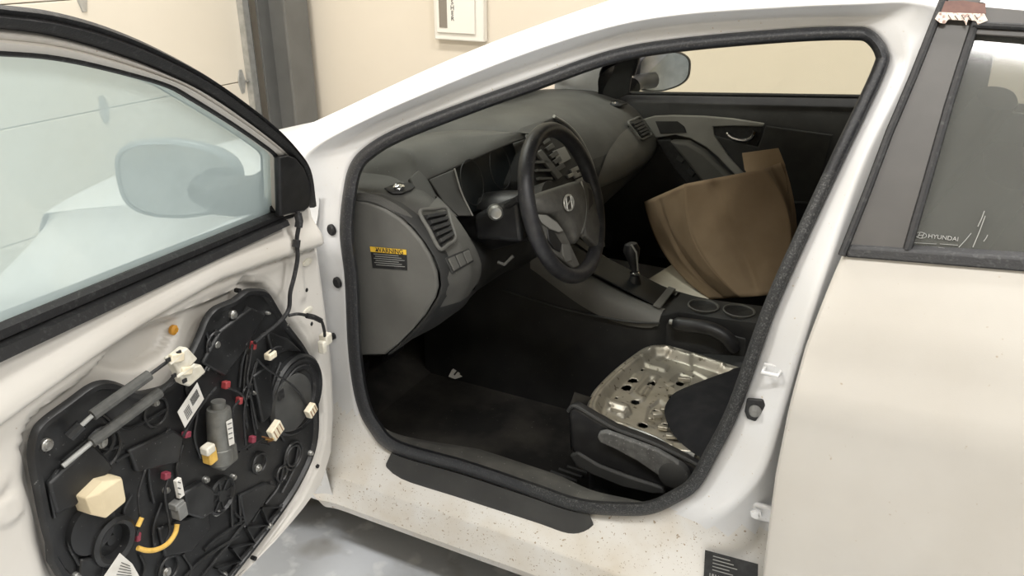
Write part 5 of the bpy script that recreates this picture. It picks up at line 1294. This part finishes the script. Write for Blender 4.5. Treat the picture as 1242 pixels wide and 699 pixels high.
# far window glass, sail trim, frame
fbz = lambda x: .985+.05*(x+.96)/.76
g0 = [V((x, FY-.005, fbz(x)-.01)) for x in np.linspace(-.99, .0, 10)]; g1 = [V((x, 1.50, 1.36)) for x in np.linspace(-.60, .0, 10)]
loft('window_glass', [g0, [a.lerp(b, .5) for a, b in zip(g0, g1)], g1], 'glass_far', PD, smooth='open')
sl = [hy(764, 113, FY-.02), hy(766, 98, FY-.03), hy(771, 78, FY-.05), hy(777, 58, FY-.08), hy(752, 64, FY-.08), hy(744, 88, FY-.05), hy(735, 104, FY-.04), hy(730, 116, FY-.02), hy(745, 122, FY-.02)]
slab('sail_trim', sl, (0, -.012, 0), 'dash_low', PD, bevel=.003)
tube('belt_seal', [V((x, FY-.012, fbz(x)-.002)) for x in np.linspace(-.99, .0, 8)], .006, 'rubber', PD)
upr = [hy(768, 90, FY-.04), hy(772, 76, FY-.06), hy(778, 58, FY-.08), hy(800, 30, FY-.12), V((-.60, 1.50, 1.345)), V((-.2, 1.485, 1.375)), V((.0, 1.49, 1.37))]
tube('window_frame', spl([tuple(p) for p in upr], 24), .010, 'black', PD)
mcf = hy(806, 86, 1.83)
FM = mirror_head(mcf, (.80, -.60, 0), (.60, .80, 0), -.125, .078, .08, 'black', CAR, 'door_mirror', 'mirror')
v_, f_ = tube_geo([V((-.98, 1.70, 1.0)), V((-.97, 1.74, 1.01)), mcf+V((-.03, -.03, -.03))], [.03, .028, .03], 12)
build('mirror_arm', v_, f_, 'black', FM)

# ================================================================== loose things in the car
# brown paper bag on the passenger seat
BG = empty('paper_bag', (-.45, 1.25, .47), 'open brown kraft paper bag on the passenger seat', 'paper bag')
T0, T1, T2 = hy(781, 245, 1.34), hy(831, 223, 1.17), hy(926, 205, 1.14)
Bq0, Bq1, Bq2 = hy(862, 363, 1.13), hy(898, 361, 1.06), hy(945, 357, 1.06)
T3 = hy(950, 196, 1.36); Bq3 = V((Bq2.x+.0, 1.30, .485)); T4 = hy(800, 236, 1.40); 
def bagface(t0, t1, b0, b1, seed, n=30, mids=None, amp=.010):
    r_ = np.random.default_rng(seed); ph = r_.uniform(0, 6, 6); nrm_ = (t1-t0).cross(b0-t0).normalized(); rows_ = []
    for i in range(n+1):
        v = i/n; rr_ = []
        for j in range(n+1):
            u = j/n; p = t0.lerp(t1, u).lerp(b0.lerp(b1, u), v)
            if mids:
                p = p+mids[0]*(4*v*(1-v)*(1-u))+mids[1]*(4*v*(1-v)*u)
            w_ = 16*u*(1-u)*v*(1-v)
            tri_ = lambda x: 2*abs(x-math.floor(x+.5))
            c_ = 1.5*tri_(.55*u+.75*v+ph[0])-.7+1.3*tri_(.9*u-.6*v+ph[1])-.6+.5*tri_(1.7*u+1.1*v+ph[2])
            c_ += 1.2*max(0, 1-abs(u-.36-.1*v)/.10)
            rr_.append(p+nrm_*amp*c_*w_**.5)
        rows_.append(rr_)
    return rows_
mL = hy(808, 312, 1.26)-(T0.lerp(Bq0, .5)); mE = hy(844, 296, 1.13)-(T1.lerp(Bq1, .5)); mR = hy(958, 272, 1.13)-T2.lerp(Bq2, .5)
fA = bagface(T0, T1, Bq0, Bq1, 1, mids=(mL, mE)); fBg = bagface(T1, T2, Bq1, Bq2, 2, mids=(mE, mR), amp=.012)
fC = bagface(T2, T3, Bq2, Bq3, 3, mids=(mR, V((.03, .0, 0)))); fD = bagface(T3, T0, Bq3, Bq0, 4, mids=(V((.03, 0, 0)), mL))
for nm, r in (('bag_gusset', fA), ('bag_face', fBg), ('bag_gusset', fC), ('bag_face', fD)):
    loft(nm, r, 'paperbag', BG, smooth='open', ang=60, solid=.0012)
flap = [hy(903, 206, 1.33), hy(900, 186, 1.37), hy(922, 183, 1.37), hy(944, 180, 1.37), hy(952, 200, 1.33), hy(957, 235, 1.24), hy(930, 240, 1.27)]
slab('bag_flap', flap, (0, .004, 0), 'paperbag', BG)
build('bag_bottom', [Bq0, Bq1, Bq2, Bq3], [(0, 1, 2, 3)], 'paperbag', BG)
# white card
cdp = [hz(a, b, .468) for a, b in ((784,340),(816,320),(845,338),(862,366),(818,364))]
tag(slab('card_sheet', cdp, (0, 0, -.006), 'sheet', bevel=.001), 'flat cream card lying beside the paper bag on the passenger seat', 'card')
# litter on the carpet
wp0 = hy(553, 459, .726); wpn = V((.2, -.85, .5)).normalized()
lt = [hit_plane(a, b, wp0, wpn) for a, b in ((544,457),(548,449),(554,444),(560,444),(567,446),(563,451),(557,454),(561,457),(552,460))]
LT = tag(slab('torn_wrapper', lt, wpn*.0015, 'label_white'), 'small torn white wrapper lying on the black driver side carpet', 'litter')
tube('wrapper_print', [hit_plane(a, b, wp0+wpn*.002, wpn) for a, b in ((551,455),(556,449),(562,447))], .003, 'print_black', LT, seg=5)
